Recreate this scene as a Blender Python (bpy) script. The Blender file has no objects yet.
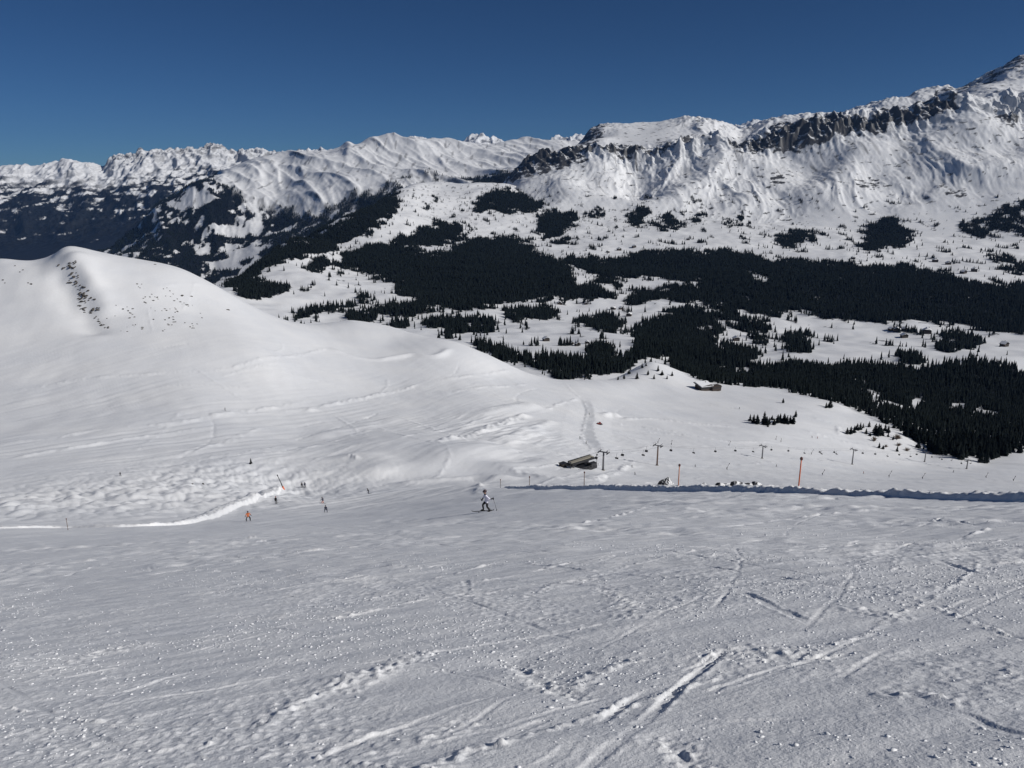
import bpy, bmesh, math, random
import numpy as np
from mathutils import Vector, Matrix, Euler

R = math.radians
random.seed(7)
RNG = np.random.default_rng(11)
scene = bpy.context.scene
COL = scene.collection

# ------------------------------------------------------------------ camera model
F = 788.0
PITCH = math.atan(214.0 / F)
CP, SP = math.cos(PITCH), math.sin(PITCH)
OFF = 8.0                      # the fan of terrain columns starts behind the viewer


def ray(px, py):
    a = (px - 512.0) / F
    b = (384.0 - py) / F
    return np.array([a, CP + b * SP, -SP + b * CP])


def pt(px, py, Y):
    d = ray(px, py)
    return d * (Y / d[1])


def project(x, y, z):
    dep = y * CP - z * SP
    up = y * SP + z * CP
    dep = np.where(dep > 0.01, dep, 0.01)
    return 512 + F * x / dep, 384 - F * up / dep


# ------------------------------------------------------------------ noise
def _h(ix, iy, seed):
    n = (ix * 374761393 + iy * 668265263 + seed * 1442695041) & 0xFFFFFFFF
    n = ((n ^ (n >> 13)) * 1274126177) & 0xFFFFFFFF
    return (n ^ (n >> 16)) & 0xFFFF


_ANG = np.linspace(0, 2 * np.pi, 256, endpoint=False)
_GX, _GY = np.cos(_ANG).astype(np.float32), np.sin(_ANG).astype(np.float32)


def noise(x, y, seed=0):
    x = np.asarray(x, dtype=np.float64)
    y = np.asarray(y, dtype=np.float64)
    fx, fy = np.floor(x), np.floor(y)
    ix, iy = fx.astype(np.int64), fy.astype(np.int64)
    tx, ty = (x - fx).astype(np.float32), (y - fy).astype(np.float32)
    sx = tx * tx * tx * (tx * (tx * 6 - 15) + 10)
    sy = ty * ty * ty * (ty * (ty * 6 - 15) + 10)

    def g(dx, dy):
        k = _h(ix + dx, iy + dy, seed) & 255
        return _GX[k] * (tx - dx) + _GY[k] * (ty - dy)
    a = g(0, 0)
    a = a + sx * (g(1, 0) - a)
    b = g(0, 1)
    b = b + sx * (g(1, 1) - b)
    return (a + sy * (b - a)) * 1.5


def fbm(x, y, octaves=4, seed=0, gain=0.5):
    t = 0.0
    amp = 1.0
    for o in range(octaves):
        t = t + amp * noise(x * 2 ** o + 17.3 * o, y * 2 ** o - 9.1 * o, seed + o)
        amp *= gain
    return t


def ridged(x, y, octaves=4, seed=0, gain=0.55):
    t = 0.0
    amp = 1.0
    w = 1.0
    for o in range(octaves):
        n = 1 - np.abs(noise(x * 2 ** o + 5.7 * o, y * 2 ** o + 3.3 * o, seed + o)) * 1.6
        n = np.clip(n, 0, 1) ** 2
        t = t + amp * n * w
        w = np.clip(n * 1.6, 0, 1)
        amp *= gain
    return t


def sstep(a, b, x):
    t = np.clip((x - a) / (b - a), 0, 1)
    return t * t * (3 - 2 * t)


# ------------------------------------------------------------------ control surface
CTRL = []


def C_(*pts):
    for p in pts:
        CTRL.append(pt(*p))


for Y in (-5.5, -2, 2, 6, 12, 20, 30):
    for uu in (-0.85, -0.42, 0.0, 0.42, 0.85):
        x = uu * (Y + OFF)
        tilt = 0.085 if x < 0 else 0.058
        CTRL.append(np.array([x, Y, -1.65 - 0.42 * Y + tilt * x]))
C_((-60, 549, 53), (0, 545, 53), (0, 529, 105), (120, 535, 70), (120, 527.5, 106), (248, 531, 53), (248, 521, 112), (180, 526, 110),
   (400, 524, 50), (400, 512, 88), (400, 500, 150), (400, 490, 225), (400, 485, 262),
   (300, 521, 100), (300, 511, 160), (300, 500, 212), (300, 488, 262),
   (487, 512, 53.5), (487, 500, 84), (487, 492, 118), (480, 486, 170), (545, 489.5, 100),
   (584, 489, 85), (678, 491.5, 58), (798, 494, 43), (900, 497.5, 37.5), (1024, 500, 30.5), (1110, 502, 25),
   (545, 486.5, 140), (584, 487, 112), (678, 486.5, 85), (740, 487, 78), (798, 489, 62), (900, 491, 53), (1024, 492.5, 45), (1110, 494, 40),
   (545, 489, 190), (584, 493, 160), (678, 497, 160), (798, 502, 130), (900, 504, 125), (1024, 505, 120), (1110, 506, 120),
   (584, 486, 240), (678, 487, 270), (798, 488, 280), (900, 489, 300), (1024, 490, 320), (1110, 491, 330))
# basin on the right
C_((640, 480, 300), (640, 465, 400), (640, 440, 540), (640, 415, 680), (640, 395, 800), (640, 381, 870),
   (763, 478, 370), (763, 458, 520), (763, 430, 650), (763, 410, 760), (763, 392, 890),
   (852, 480, 410), (852, 464, 570), (852, 440, 680), (852, 412, 810),
   (924, 480, 440), (924, 462, 640), (924, 447, 710), (1000, 480, 460), (1000, 470, 600), (1100, 485, 450), (1100, 465, 680),
   (603, 470.5, 340), (603, 450, 440), (590, 425, 580), (590, 395, 740), (590, 380, 850),
   (576, 467, 328), (540, 470, 300), (540, 447, 400), (540, 420, 540), (540, 395, 690), (540, 378, 800),
   (300, 478, 272), (300, 462, 300), (300, 451, 325), (400, 476, 282), (400, 460, 310), (400, 446, 335), (470, 477, 282),
   (470, 460, 315), (470, 448, 345), (520, 462, 330),
   (300, 440, 380), (300, 420, 450), (300, 400, 510), (300, 370, 600), (300, 347, 690), (300, 331, 760),
   (400, 430, 430), (400, 410, 530), (400, 385, 640), (400, 360, 730), (390, 344, 800), (390, 326, 890),
   (350, 320, 880), (330, 335, 800), (450, 341, 820), (450, 360, 740), (450, 400, 580), (450, 430, 440),
   (500, 430, 450), (500, 400, 610), (500, 376, 740), (495, 359, 800))
# the hill on the left
C_((0, 259, 760), (35, 262, 765), (50, 258, 762), (60, 249.5, 760), (70, 246.5, 760), (82, 248.2, 765), (96, 251.5, 775), (120, 256, 790), (180, 268, 800), (215, 285, 800), (250, 307, 785), (275, 320, 775),
   (0, 300, 660), (0, 350, 545), (0, 400, 430), (0, 440, 320), (0, 480, 215), (0, 510, 150),
   (100, 300, 665), (100, 350, 550), (100, 400, 435), (100, 440, 325), (100, 480, 225), (100, 512, 150),
   (200, 310, 690), (200, 350, 570), (200, 400, 445), (200, 440, 340), (200, 480, 240), (200, 508, 175),
   (250, 350, 595), (250, 400, 475), (250, 440, 355), (250, 470, 275),
   (-120, 275, 760), (-120, 350, 540), (-120, 440, 320), (-120, 500, 170), (-300, 300, 760), (-300, 400, 420), (-300, 500, 170))
# behind the crests (hidden) and the edge above the forest
C_((-300, 340, 1050), (-100, 335, 1050), (0, 332, 1050), (70, 330, 1050), (120, 332, 1080), (180, 340, 1080), (250, 350, 1050), (300, 350, 1020),
   (350, 350, 1080), (400, 358, 1080), (450, 366, 1000), (495, 376, 960), (540, 388, 980), (590, 388, 1000), (620, 382, 1050),
   (650, 362, 960), (650, 379, 885), (650, 377, 1090), (618, 377, 940), (690, 376, 950), (668, 367, 955),
   (700, 386, 895), (740, 390, 890), (800, 397, 860), (840, 407, 820), (870, 421, 770), (900, 437, 720), (950, 456, 670), (985, 464, 650),
   (1024, 456, 690), (1100, 450, 750))
# plateau and valley
C_((740, 379, 1200), (800, 381, 1230), (870, 396, 1130), (950, 420, 980), (1024, 425, 980), (1100, 425, 1000), (1024, 395, 1350), (950, 392, 1320),
   (540, 373, 1150), (590, 372, 1180), (540, 355, 1450), (640, 355, 1450), (540, 335, 1850), (640, 335, 1900), (540, 310, 2400), (640, 305, 2600),
   (540, 280, 3100), (640, 275, 3300), (540, 250, 4000), (640, 245, 4200), (540, 225, 4900), (540, 200, 5700), (640, 215, 5300), (640, 200, 6000))
for q in (740, 850, 960, 1060, 1180):
    C_((q, 362, 1650), (q, 345, 1950), (q, 325, 2300), (q, 300, 2750), (q, 280, 3150), (q, 262, 3650), (q, 240, 4400), (q, 215, 5300), (q, 200, 6000))
C_((430, 345, 1500), (430, 330, 1900), (430, 300, 2600), (430, 270, 3300), (430, 240, 4200), (430, 210, 5000), (430, 190, 5700), (480, 190, 5700), (430, 184, 6150), (480, 184, 6150), (505, 184, 6200), (430, 215, 6900), (480, 210, 6900),
   (330, 325, 2000), (330, 300, 2500), (330, 270, 3200), (330, 245, 3900), (330, 226, 4300), (330, 245, 5200), (330, 255, 6400),
   (260, 300, 2300), (260, 280, 2800), (260, 262, 3200), (260, 285, 4000), (260, 285, 6000),
   (230, 300, 2200), (230, 282, 2600), (230, 300, 3400), (150, 318, 2000), (150, 320, 3000), (150, 305, 5000),
   (0, 335, 2000), (0, 322, 4000), (0, 300, 6200), (-250, 340, 2000), (-250, 320, 5000),
   (290, 242, 3700), (360, 211, 4700), (400, 189, 5400), (415, 185, 5750), (360, 238, 5900), (400, 212, 6500))
CTRL = np.array(CTRL)


def to_uvw(P):
    s = P[:, 1] + OFF
    return P[:, 0] / s, np.log(s), P[:, 2] / s


KU = 1.8


def tps(r2):
    return np.where(r2 > 1e-12, r2 * np.log(np.maximum(r2, 1e-12)), 0)


cu, cv, cw = to_uvw(CTRL)
cu = cu * KU
n = len(cu)
A = np.zeros((n + 3, n + 3))
A[:n, :n] = tps((cu[:, None] - cu[None]) ** 2 + (cv[:, None] - cv[None]) ** 2) + np.eye(n) * 2e-5
A[:n, n:] = np.stack([np.ones(n), cu, cv], 1)
A[n:, :n] = A[:n, n:].T
SOL = np.linalg.solve(A, np.concatenate([cw, np.zeros(3)]))

BU = np.linspace(-1.0, 1.0, 260)
BV = np.linspace(math.log(1.5), math.log(7200), 720)
gu, gv = np.meshgrid(BU * KU, BV)
gu, gv = gu.ravel(), gv.ravel()
BW = np.zeros(gu.size)
for s in range(0, gu.size, 20000):
    q = slice(s, s + 20000)
    BW[q] = tps((gu[q, None] - cu[None]) ** 2 + (gv[q, None] - cv[None]) ** 2) @ SOL[:n] + SOL[n] + SOL[n + 1] * gu[q] + SOL[n + 2] * gv[q]
BW = BW.reshape(720, 260)


def cubw(grid, x):
    t = (x - grid[0]) / (grid[1] - grid[0])
    i = np.clip(np.floor(t).astype(int), 1, len(grid) - 3)
    f = t - i
    W = np.zeros((len(x), len(grid)))
    k = np.arange(len(x))
    W[k, i - 1] = -0.5 * f + f * f - 0.5 * f ** 3
    W[k, i] = 1 - 2.5 * f * f + 1.5 * f ** 3
    W[k, i + 1] = 0.5 * f + 2 * f * f - 1.5 * f ** 3
    W[k, i + 2] = -0.5 * f * f + 0.5 * f ** 3
    return W


def base_z(x, y):                                   # bilinear lookup of the control surface
    s = y + OFF
    a = (x / s - BU[0]) / (BU[1] - BU[0])
    b = (np.log(s) - BV[0]) / (BV[1] - BV[0])
    i = np.clip(a.astype(int), 0, 258)
    j = np.clip(b.astype(int), 0, 718)
    fa, fb = np.clip(a - i, 0, 1), np.clip(b - j, 0, 1)
    w = (BW[j, i] * (1 - fa) + BW[j, i + 1] * fa) * (1 - fb) + (BW[j + 1, i] * (1 - fa) + BW[j + 1, i + 1] * fa) * fb
    return w * s


_YS = np.exp(np.linspace(math.log(1.5), math.log(6900), 6000))


def hit(px, py, zf=None, ymin=1.5):
    """first point of the ground met by the sight line through a pixel"""
    d = ray(px, py)
    X, Z = d[0] / d[1] * _YS, d[2] / d[1] * _YS
    g = (zf or base_z)(X, _YS)
    below = (Z <= g) & (_YS >= ymin)
    if not below.any():
        return None
    k = int(np.argmax(below))
    if k > 0 and not below[k - 1]:
        a, b = Z[k - 1] - g[k - 1], Z[k] - g[k]
        f = a / (a - b + 1e-12)
    else:
        f = 1.0
        k = max(k, 1)
    Y = _YS[k - 1] * (1 - f) + _YS[k] * f
    return np.array([d[0] / d[1] * Y, Y, d[2] / d[1] * Y])


# ------------------------------------------------------------------ snow relief: lines drawn into the snow by skis, winds and machines
def seg_dist(x, y, P):
    """signed distance (left of travel positive) to a polyline and the length along it"""
    best = np.full(x.shape, 1e9)
    sgn = np.zeros(x.shape)
    al = np.zeros(x.shape)
    L = 0.0
    for a, b in zip(P[:-1], P[1:]):
        d = b - a
        ln = math.hypot(*d) + 1e-9
        t = np.clip(((x - a[0]) * d[0] + (y - a[1]) * d[1]) / ln ** 2, 0, 1)
        dx, dy = x - a[0] - t * d[0], y - a[1] - t * d[1]
        dd = np.hypot(dx, dy)
        m = dd < best
        best = np.where(m, dd, best)
        sgn = np.where(m, np.sign(d[0] * dy - d[1] * dx), sgn)
        al = np.where(m, L + t * ln, al)
        L += ln
    return best * sgn, al, L


def smooth_line(P, n=6):
    P = np.array(P, float)
    if len(P) < 3:
        return P
    Q = np.vstack([2 * P[0] - P[1], P, 2 * P[-1] - P[-2]])
    out = []
    for i in range(1, len(Q) - 2):
        for t in np.linspace(0, 1, n, endpoint=False):
            out.append(0.5 * (2 * Q[i] + (Q[i + 1] - Q[i - 1]) * t + (2 * Q[i - 1] - 5 * Q[i] + 4 * Q[i + 1] - Q[i + 2]) * t * t
                              + (3 * Q[i] - Q[i - 1] - 3 * Q[i + 1] + Q[i + 2]) * t ** 3))
    out.append(P[-1])
    return np.array(out)


# kind, width (m), height (m), pixels
FEAT = [
    # foreground ski ruts
    ('rut', 0.060, 0.0231, [(505, 780), (560, 745), (600, 715), (660, 680), (735, 650)]),
    ('rut', 0.060, 0.0204, [(565, 780), (610, 745), (640, 722), (670, 690), (720, 655)]),
    ('rut', 0.055, 0.0109, [(490, 738), (520, 722), (556, 712)]),
    ('churn', 0.17, 0.040, [(245, 735), (290, 705), (340, 680), (400, 660), (440, 645)]),
    ('churn', 0.084, 0.0135, [(340, 690), (380, 672), (420, 655)]),
    ('churn', 0.150, 0.0135, [(400, 742), (450, 722), (490, 712)]),
    ('step', 0.154, -0.0300, [(640, 725), (672, 738), (700, 760), (730, 790)]),
    ('step', 0.140, -0.0257, [(500, 655), (525, 668), (560, 685), (585, 700)]),
    ('rut', 0.075, 0.0109, [(170, 752), (240, 756), (330, 760), (410, 772)]),
    ('churn', 0.210, 0.0225, [(600, 585), (625, 605), (633, 628)]),
    ('rut', 0.075, 0.0150, [(463, 578), (470, 590), (466, 603)]),
    ('churn', 0.180, 0.0225, [(836, 612), (880, 620), (915, 628)]),
    ('rut', 0.075, 0.0150, [(740, 598), (785, 618), (830, 632)]),
    ('churn', 0.132, 0.0158, [(848, 575), (866, 562), (868, 548)]),
    ('churn', 0.132, 0.0203, [(884, 578), (897, 572), (896, 552)]),
    ('rut', 0.075, 0.0150, [(920, 555), (970, 577), (1030, 590)]),
    ('rut', 0.075, 0.0109, [(930, 610), (980, 630), (1030, 648)]),
    ('rut', 0.055, 0.0109, [(930, 705), (980, 722), (1030, 740)]),
    ('churn', 0.240, 0.0225, [(735, 552), (752, 546)]),
    ('rut', 0.075, 0.0150, [(135, 566), (142, 571)]), ('rut', 0.075, 0.0150, [(150, 566), (152, 571)]),
    ('churn', 0.180, 0.0180, [(60, 665), (110, 650), (170, 640)]),
    ('churn', 0.180, 0.0180, [(520, 600), (560, 585), (620, 575)]),
    ('rut', 0.05, 0.0109, [(0, 600), (120, 588), (260, 578), (380, 566)]), ('rut', 0.05, 0.0095, [(180, 640), (300, 622), (420, 600), (520, 585)]),
    ('rut', 0.05, 0.0109, [(640, 560), (720, 572), (820, 590), (900, 600)]), ('rut', 0.05, 0.0095, [(560, 622), (640, 606), (700, 590)]),
    ('rut', 0.05, 0.0109, [(700, 690), (780, 668), (860, 655)]), ('rut', 0.05, 0.0109, [(820, 745), (900, 752), (980, 766)]),
    ('rut', 0.05, 0.0095, [(40, 700), (110, 690), (200, 668), (260, 660)]), ('churn', 0.12, 0.022, [(560, 690), (600, 668), (650, 655)]),
    ('churn', 0.15, 0.022, [(690, 662), (760, 650), (800, 655), (840, 662)]), ('churn', 0.12, 0.02, [(860, 690), (930, 700), (990, 712)]),
    ('rut', 0.05, 0.0102, [(300, 760), (360, 735), (430, 712), (500, 690)]), ('churn', 0.10, 0.02, [(420, 768), (470, 745), (520, 732)]),
    # ridges and edges in the basin
    ('ridge', 1.3, 0.4, [(440, 482.5), (455, 481.5), (470, 482), (478, 486), (481, 494)]),
    ('ridge', 1.2, 0.8, [(344, 457), (352, 459), (358, 463)]),
    ('ridge', 5.0, 1.6, [(385, 485), (420, 482.5), (455, 480.5), (478, 479), (520, 480)]),
    ('ridge', 3.6, 1.8, [(418, 446), (440, 441), (470, 436), (490, 428), (512, 420), (530, 414)]),
    ('ridge', 4.0, 1.9, [(470, 447), (495, 443), (520, 434), (540, 426), (555, 420)]),
    ('ridge', 4.0, 1.2, [(500, 448), (520, 440), (545, 430)]),
    ('ridge', 1.3, 0.5, [(580, 396), (587, 410), (584, 424), (583, 437), (592, 449), (580, 455)]),
    ('ramp', 4.0, 0.9, [(584, 397), (590, 411), (588, 427), (591, 440), (600, 453)]),
    ('ridge', 2.0, 0.7, [(540, 412), (560, 404), (578, 398)]),
    ('ridge', 4.0, 2.6, [(602, 417), (610, 415), (622, 418)]),
    ('ridge', 3.0, 1.0, [(610, 423), (640, 427), (680, 433)]),
    ('ridge', 3.0, 1.0, [(620, 419), (660, 420), (700, 424), (740, 426)]),
    ('ridge', 2.5, 0.8, [(640, 431), (690, 436), (730, 441), (770, 442)]),
    ('ridge', 2.5, 0.7, [(700, 404), (740, 409), (780, 412), (820, 414)]),
    ('ridge', 3.0, 1.0, [(800, 430), (825, 437), (850, 443), (880, 447)]),
    ('ridge', 2.5, 0.9, [(810, 417), (835, 425), (840, 436)]),
    ('ridge', 2.0, 0.7, [(590, 481), (610, 474), (625, 468), (640, 466)]),
    ('ridge', 3.0, 0.9, [(500, 470), (540, 476), (570, 479), (605, 475)]),
    ('ridge', 2.5, 0.7, [(0, 443), (55, 440), (90, 431), (170, 424), (230, 414), (310, 400)]),
    ('ridge', 2.0, 0.6, [(0, 460), (60, 450), (140, 437), (200, 428)]),
    ('ridge', 2.0, 0.6, [(0, 395), (60, 383), (110, 377), (190, 371), (250, 362), (330, 347)]),
    ('ridge', 5.0, 1.9, [(325, 346), (350, 356), (380, 360), (410, 355), (435, 357), (452, 348)]),
    ('ridge', 3.0, 1.0, [(300, 412), (360, 398), (420, 384)]),
    ('ridge', 3.0, 0.8, [(180, 455), (230, 440), (260, 428)]),
    ('ridge', 2.0, 0.6, [(430, 382), (470, 376), (510, 370)]),
    ('ridge', 2.0, 0.6, [(440, 395), (480, 388), (530, 384)]),
    ('ridge', 12.0, 2.6, [(340, 452), (372, 462), (378, 472), (350, 481)]), ('ridge', 15.0, 3.6, [(520, 449), (470, 455), (440, 466), (405, 480)]),
    ('ridge', 10.0, 2.4, [(560, 462), (525, 466), (495, 474)]), ('ridge', 9.0, 2.4, [(470, 418), (500, 410), (540, 405)]), ('ridge', 7.0, 1.6, [(300, 440), (350, 430), (400, 418)]),
    ('ridge', 11.0, 5.0, [(72, 250), (78, 262), (92, 285), (105, 305), (112, 318)]),
    ('ridge', 12.0, -3.5, [(58, 266), (66, 285), (76, 304), (88, 322), (98, 338)]),
]
LINES = []
for kind, w, h, P in FEAT:
    Q = []
    for (a, b) in P:
        p = hit(a, b) if b > 249 else hit(a, b + 3)
        if p is not None:
            Q.append(p[:2])
    if len(Q) >= 2:
        LINES.append((kind, w, h, smooth_line(Q), len(LINES)))


rl = random.Random(5)
for q in range(70):
    Y0 = 3.2 * (34 / 3.2) ** rl.random()
    x0 = rl.uniform(-0.8, 0.8) * (Y0 + 1.5)
    a = R(rl.choice((rl.gauss(42, 9), rl.gauss(38, 14), rl.gauss(150, 12), rl.gauss(95, 25))))
    ln = rl.uniform(2.0, 7.0) * (0.7 + Y0 / 11)
    cv = rl.gauss(0, 0.15)
    P = [np.array([x0, Y0])]
    for k in range(5):
        P.append(P[-1] + ln / 5 * np.array([math.cos(a), math.sin(a)]))
        a += cv / 5
    if min(p[1] for p in P) < 2.0:
        continue
    LINES.append((rl.choice(('rut', 'rut', 'rut', 'churn')), 0.030 + 0.0022 * Y0, 0.0045 + 0.00045 * Y0, np.array(P), 400 + q))


for q in range(70):
    Y0 = rl.uniform(230, 720)
    x0 = rl.uniform(-0.55, 0.2) * Y0
    a = R(rl.choice((rl.gauss(70, 10), rl.gauss(76, 8), rl.gauss(50, 16), rl.gauss(100, 14))))
    ln = rl.uniform(50, 150)
    cv = rl.gauss(0, 0.35)
    P = [np.array([x0, Y0])]
    for k in range(4):
        P.append(P[-1] + ln / 4 * np.array([math.cos(a), math.sin(a)]))
        a += cv / 4
    LINES.append(('ridge', rl.uniform(0.8, 1.5), rl.uniform(0.18, 0.42) * rl.choice((1, 1, -1)), np.array(P), 600 + q))


def relief_lines(x, y, dz, rough):
    for kind, w, h, P, k in LINES:
        lo, hi = P.min(0) - w * 5, P.max(0) + w * 5
        m = (x > lo[0]) & (x < hi[0]) & (y > lo[1]) & (y < hi[1])
        if not m.any():
            continue
        xs, ys = x[m], y[m]
        jit = noise(xs / (w * 3.1), ys / (w * 3.1), 300 + k) * w * 0.35 + (noise(xs / 0.9, ys / 0.9, 340 + k) * 0.05 if kind in ('rut', 'churn', 'step') else 0)
        d, al, L = seg_dist(xs, ys, P)
        d = d + jit
        end = sstep(0, 0.08 * L + w, al) * sstep(0, 0.08 * L + w, L - al)
        r = np.abs(d) / w
        if kind == 'ramp':                              # a machine-cut band banked to one side
            q = d / w
            v = h * np.clip(q, -1, 1) * np.where(np.abs(q) > 1, np.clip((4.5 - np.abs(q)) / 3.5, 0, 1), 1)
        elif kind == 'ridge':
            v = h * np.exp(-r * r) * (np.clip(0.6 + 0.9 * noise(al / (w * 5), al * 0 + k + 0.5, 40) + 0.5 * noise(xs / w, ys / (w * 2), 41), 0, 2) if w < 4 else np.clip(0.85 + 0.5 * noise(al / (w * 7), al * 0 + k + 0.5, 40), 0.3, 1.4))
        elif kind == 'rut':
            lump = np.clip(0.6 + 1.6 * noise(xs / 0.06, ys / 0.09, 50) + 0.8 * noise(xs / 0.3, ys / 0.3, 51), 0, 2.5)
            fade = np.clip(0.6 + 1.0 * noise(al / 0.7, al * 0 + k + 0.5, 52), 0.05, 1.2)
            v = (-h * 0.8 * sstep(0.85, 0.45, r) + h * 0.45 * np.exp(-((r - 1.0) / 0.3) ** 2) * lump) * fade
            rough[m] *= 1 - 0.93 * sstep(0.8, 0.5, r) * end
        elif kind == 'churn':
            v = 0.55 * h * np.exp(-r * r) * (0.3 + 1.3 * np.clip(noise(xs / 0.09, ys / 0.09, 60) + 0.3, 0, 1))
            rough[m] = np.maximum(rough[m], np.exp(-r * r) * 1.5 * end)
        else:                                           # a small step in the crust
            v = h * sstep(-1.0, 0.2, d / w) * np.exp(-np.clip(d / w, 0, 9) * 0.6)
            rough[m] = np.maximum(rough[m], np.exp(-r * r) * 1.6 * end)
        dz[m] += v * end
    return dz


MOGUL = smooth_line([hit(*q)[:2] for q in ((30, 505), (130, 498), (200, 490), (250, 484))])


def relief(x, y, sp):
    """height of the snow relief above the control surface; sp = grid spacing used to fade what it cannot carry"""
    def band(lam):
        return sstep(1.6, 3.5, lam / sp)
    dz = np.zeros(x.shape)
    near = y < 75
    far = ~near
    # basin, hill, plateau
    if far.any():
        X, Y, S = x[far], y[far], sp[far]
        wx = X + 8 * noise(X / 70, Y / 70, 3)
        k = sstep(75, 180, Y)
        v = 0.9 * noise(wx / 75, Y / 120, 4) * k
        v += 0.55 * noise(wx / 28 + 0.4 * Y / 28, Y / 60, 5) * k
        v += 0.22 * noise(wx / 11 + 0.5 * Y / 11, Y / 26, 6) * sstep(1.2, 3, 11 / S)
        v += 0.12 * noise(wx / 5.0 - 0.3 * Y / 5, Y / 16, 7) * sstep(1.2, 3, 5 / S)
        v += 0.05 * noise(X / 2.2, Y / 5, 8) * sstep(1.2, 3, 2.2 / S)
        a1, a2 = 0.33 * X + 0.94 * Y, 0.94 * X - 0.33 * Y
        lf = 1 - sstep(-20, 60, X)
        v += lf * k * (0.20 * noise(a1 / 90, a2 / 4.5, 17) + 0.11 * noise(a1 / 45, a2 / 2.0, 18)) * (1 + noise(X / 90, Y / 90, 19)) * sstep(1000, 500, Y)
        v += (1 - lf) * k * (0.30 * noise(X / 70, Y / 8, 17) + 0.16 * noise(X / 40 + Y / 40, Y / 4.5, 18)) * (1 + noise(X / 60, Y / 60, 19)) * sstep(1000, 700, Y)
        hl = 1 - 0.85 * np.exp(-((X + 420) / 330) ** 2 - ((Y - 690) / 210) ** 2)
        v *= hl
        du = np.exp(-((X + 40) / 85) ** 2 - ((Y - 300) / 48) ** 2)
        v *= 1 - 0.6 * du
        v += du * 2.0 * noise(X / 34 + Y / 60, Y / 48 - X / 90, 11)
        d, al, L = seg_dist(X, Y, MOGUL)
        mg = np.exp(-(d / 38) ** 2)
        v += mg * (0.8 * noise(X / 5.5, Y / 9, 9) + 0.75 * np.abs(noise(X / 3.4 + Y / 9, Y / 7, 10)) + 0.5 * np.abs(noise(X / 4.2 - Y / 8, Y / 11, 45)))
        hp = np.exp(-((X + 8) / 34) ** 2 - ((Y - 455) / 60) ** 2)
        v += hp * (0.9 * noise(a1 / 40, a2 / 3.4, 46) + 0.5 * noise(a1 / 22, a2 / 1.7, 47))
        pl = sstep(850, 1500, Y)
        v += pl * (16 * noise(X / 480, Y / 480, 12) + 7 * noise(X / 170, Y / 170, 13) + 2.5 * noise(X / 60, Y / 60, 14))
        hills = np.exp(-((X + 430) / 260) ** 2 - ((Y - 690) / 140) ** 2)
        v += hills * (1.6 * noise(X / 60 + Y / 120, Y / 90, 15) + 0.35 * noise(X / 15 + Y / 40, Y / 25, 16))
        dz[far] = v
    if near.any():
        X, Y, S = x[near], y[near], sp[near]
        f = 1 - sstep(60, 75, Y)
        wx = X + 0.6 * noise(X / 3, Y / 3, 20)
        wy = Y + 0.6 * noise(X / 3, Y / 3, 21)
        patch = fbm(wx / 5.5 + 0.5 * wy / 5.5, wy / 7.5, 3, 22)
        rough = np.clip(0.36 + 1.7 * patch + 0.3 * sstep(-2, 6, X) - 0.15 * sstep(12, 22, Y), 0.05, 1.5)
        v = 0.035 * noise(wx / 2.6, wy / 3.4, 23) + 0.10 * noise(wx / 9, wy / 11, 24) + 0.16 * noise(X / 18, Y / 22, 25) * sstep(2, 20, Y)
        # long shallow ski scrapes across the piste
        a = 0.42
        s1 = X * math.cos(a) + Y * math.sin(a)
        s2 = -X * math.sin(a) + Y * math.cos(a)
        v += 0.016 * noise(s1 / 3.5, s2 / 0.33, 26) * S_(band, S, 0.33)
        v += 0.012 * noise((X * math.cos(-.25) + Y * math.sin(-.25)) / 4.5, (Y * math.cos(.25) + X * math.sin(.25)) / 0.28, 27) * S_(band, S, 0.28)
        dz_l = np.zeros(X.shape)
        dz_l = relief_lines(X, Y, dz_l, rough)
        for lam, amp, sd in ((0.20, 0.005, 29), (0.11, 0.008, 30), (0.07, 0.011, 31), (0.045, 0.010, 32), (0.028, 0.006, 33)):
            q = noise(X / lam, Y / lam, sd)
            v += rough * amp * sstep(0.05, 0.75, q) * S_(band, S, lam)
            v += rough * amp * 0.25 * q * S_(band, S, lam)
        for lam, amp, sd in ((0.35, 0.010, 36), (0.7, 0.018, 37)):
            v += (0.35 + rough) * amp * (1 + 3.2 * sstep(12, 34, Y)) * noise(X / (lam * 2.6) + Y / (lam * 6), Y / lam, sd) * S_(band, S, lam) * sstep(3, 12, Y)
        for lam, amp, sd in ((0.5, 0.026, 34), (1.1, 0.028, 35), (2.2, 0.032, 38)):
            v += (0.4 + rough) * amp * noise(X / lam, Y / lam, sd) * S_(band, S, lam) * sstep(4, 22, Y)
        dz[near] = (v + dz_l) * f
    if far.any():
        X, Y = x[far], y[far]
        t = np.zeros(X.shape)
        dz[far] += relief_lines(X, Y, t, np.zeros(X.shape)) * sstep(72, 95, Y)
    return dz


def S_(band, S, lam):
    return band(lam)[...] if False else sstep(1.6, 3.5, lam / S)


# ------------------------------------------------------------------ mesh helpers
def grid_mesh(name, X, Y, Z, mat, attrs=None, facemask=None):
    nr, nc = X.shape
    co = np.empty((nr * nc, 3), np.float32)
    co[:, 0], co[:, 1], co[:, 2] = X.ravel(), Y.ravel(), Z.ravel()
    i = np.arange(nr * nc, dtype=np.int32).reshape(nr, nc)
    q = np.stack([i[:-1, :-1], i[:-1, 1:], i[1:, 1:], i[1:, :-1]], -1).reshape(-1, 4)
    if facemask is not None:
        q = q[facemask.ravel()]
        used, inv = np.unique(q, return_inverse=True)
        q = inv.reshape(-1, 4).astype(np.int32)
        co = co[used]
        if attrs:
            attrs = {k: v.ravel()[used] for k, v in attrs.items()}
    return raw_mesh(name, co, q, mat, attrs)


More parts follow.
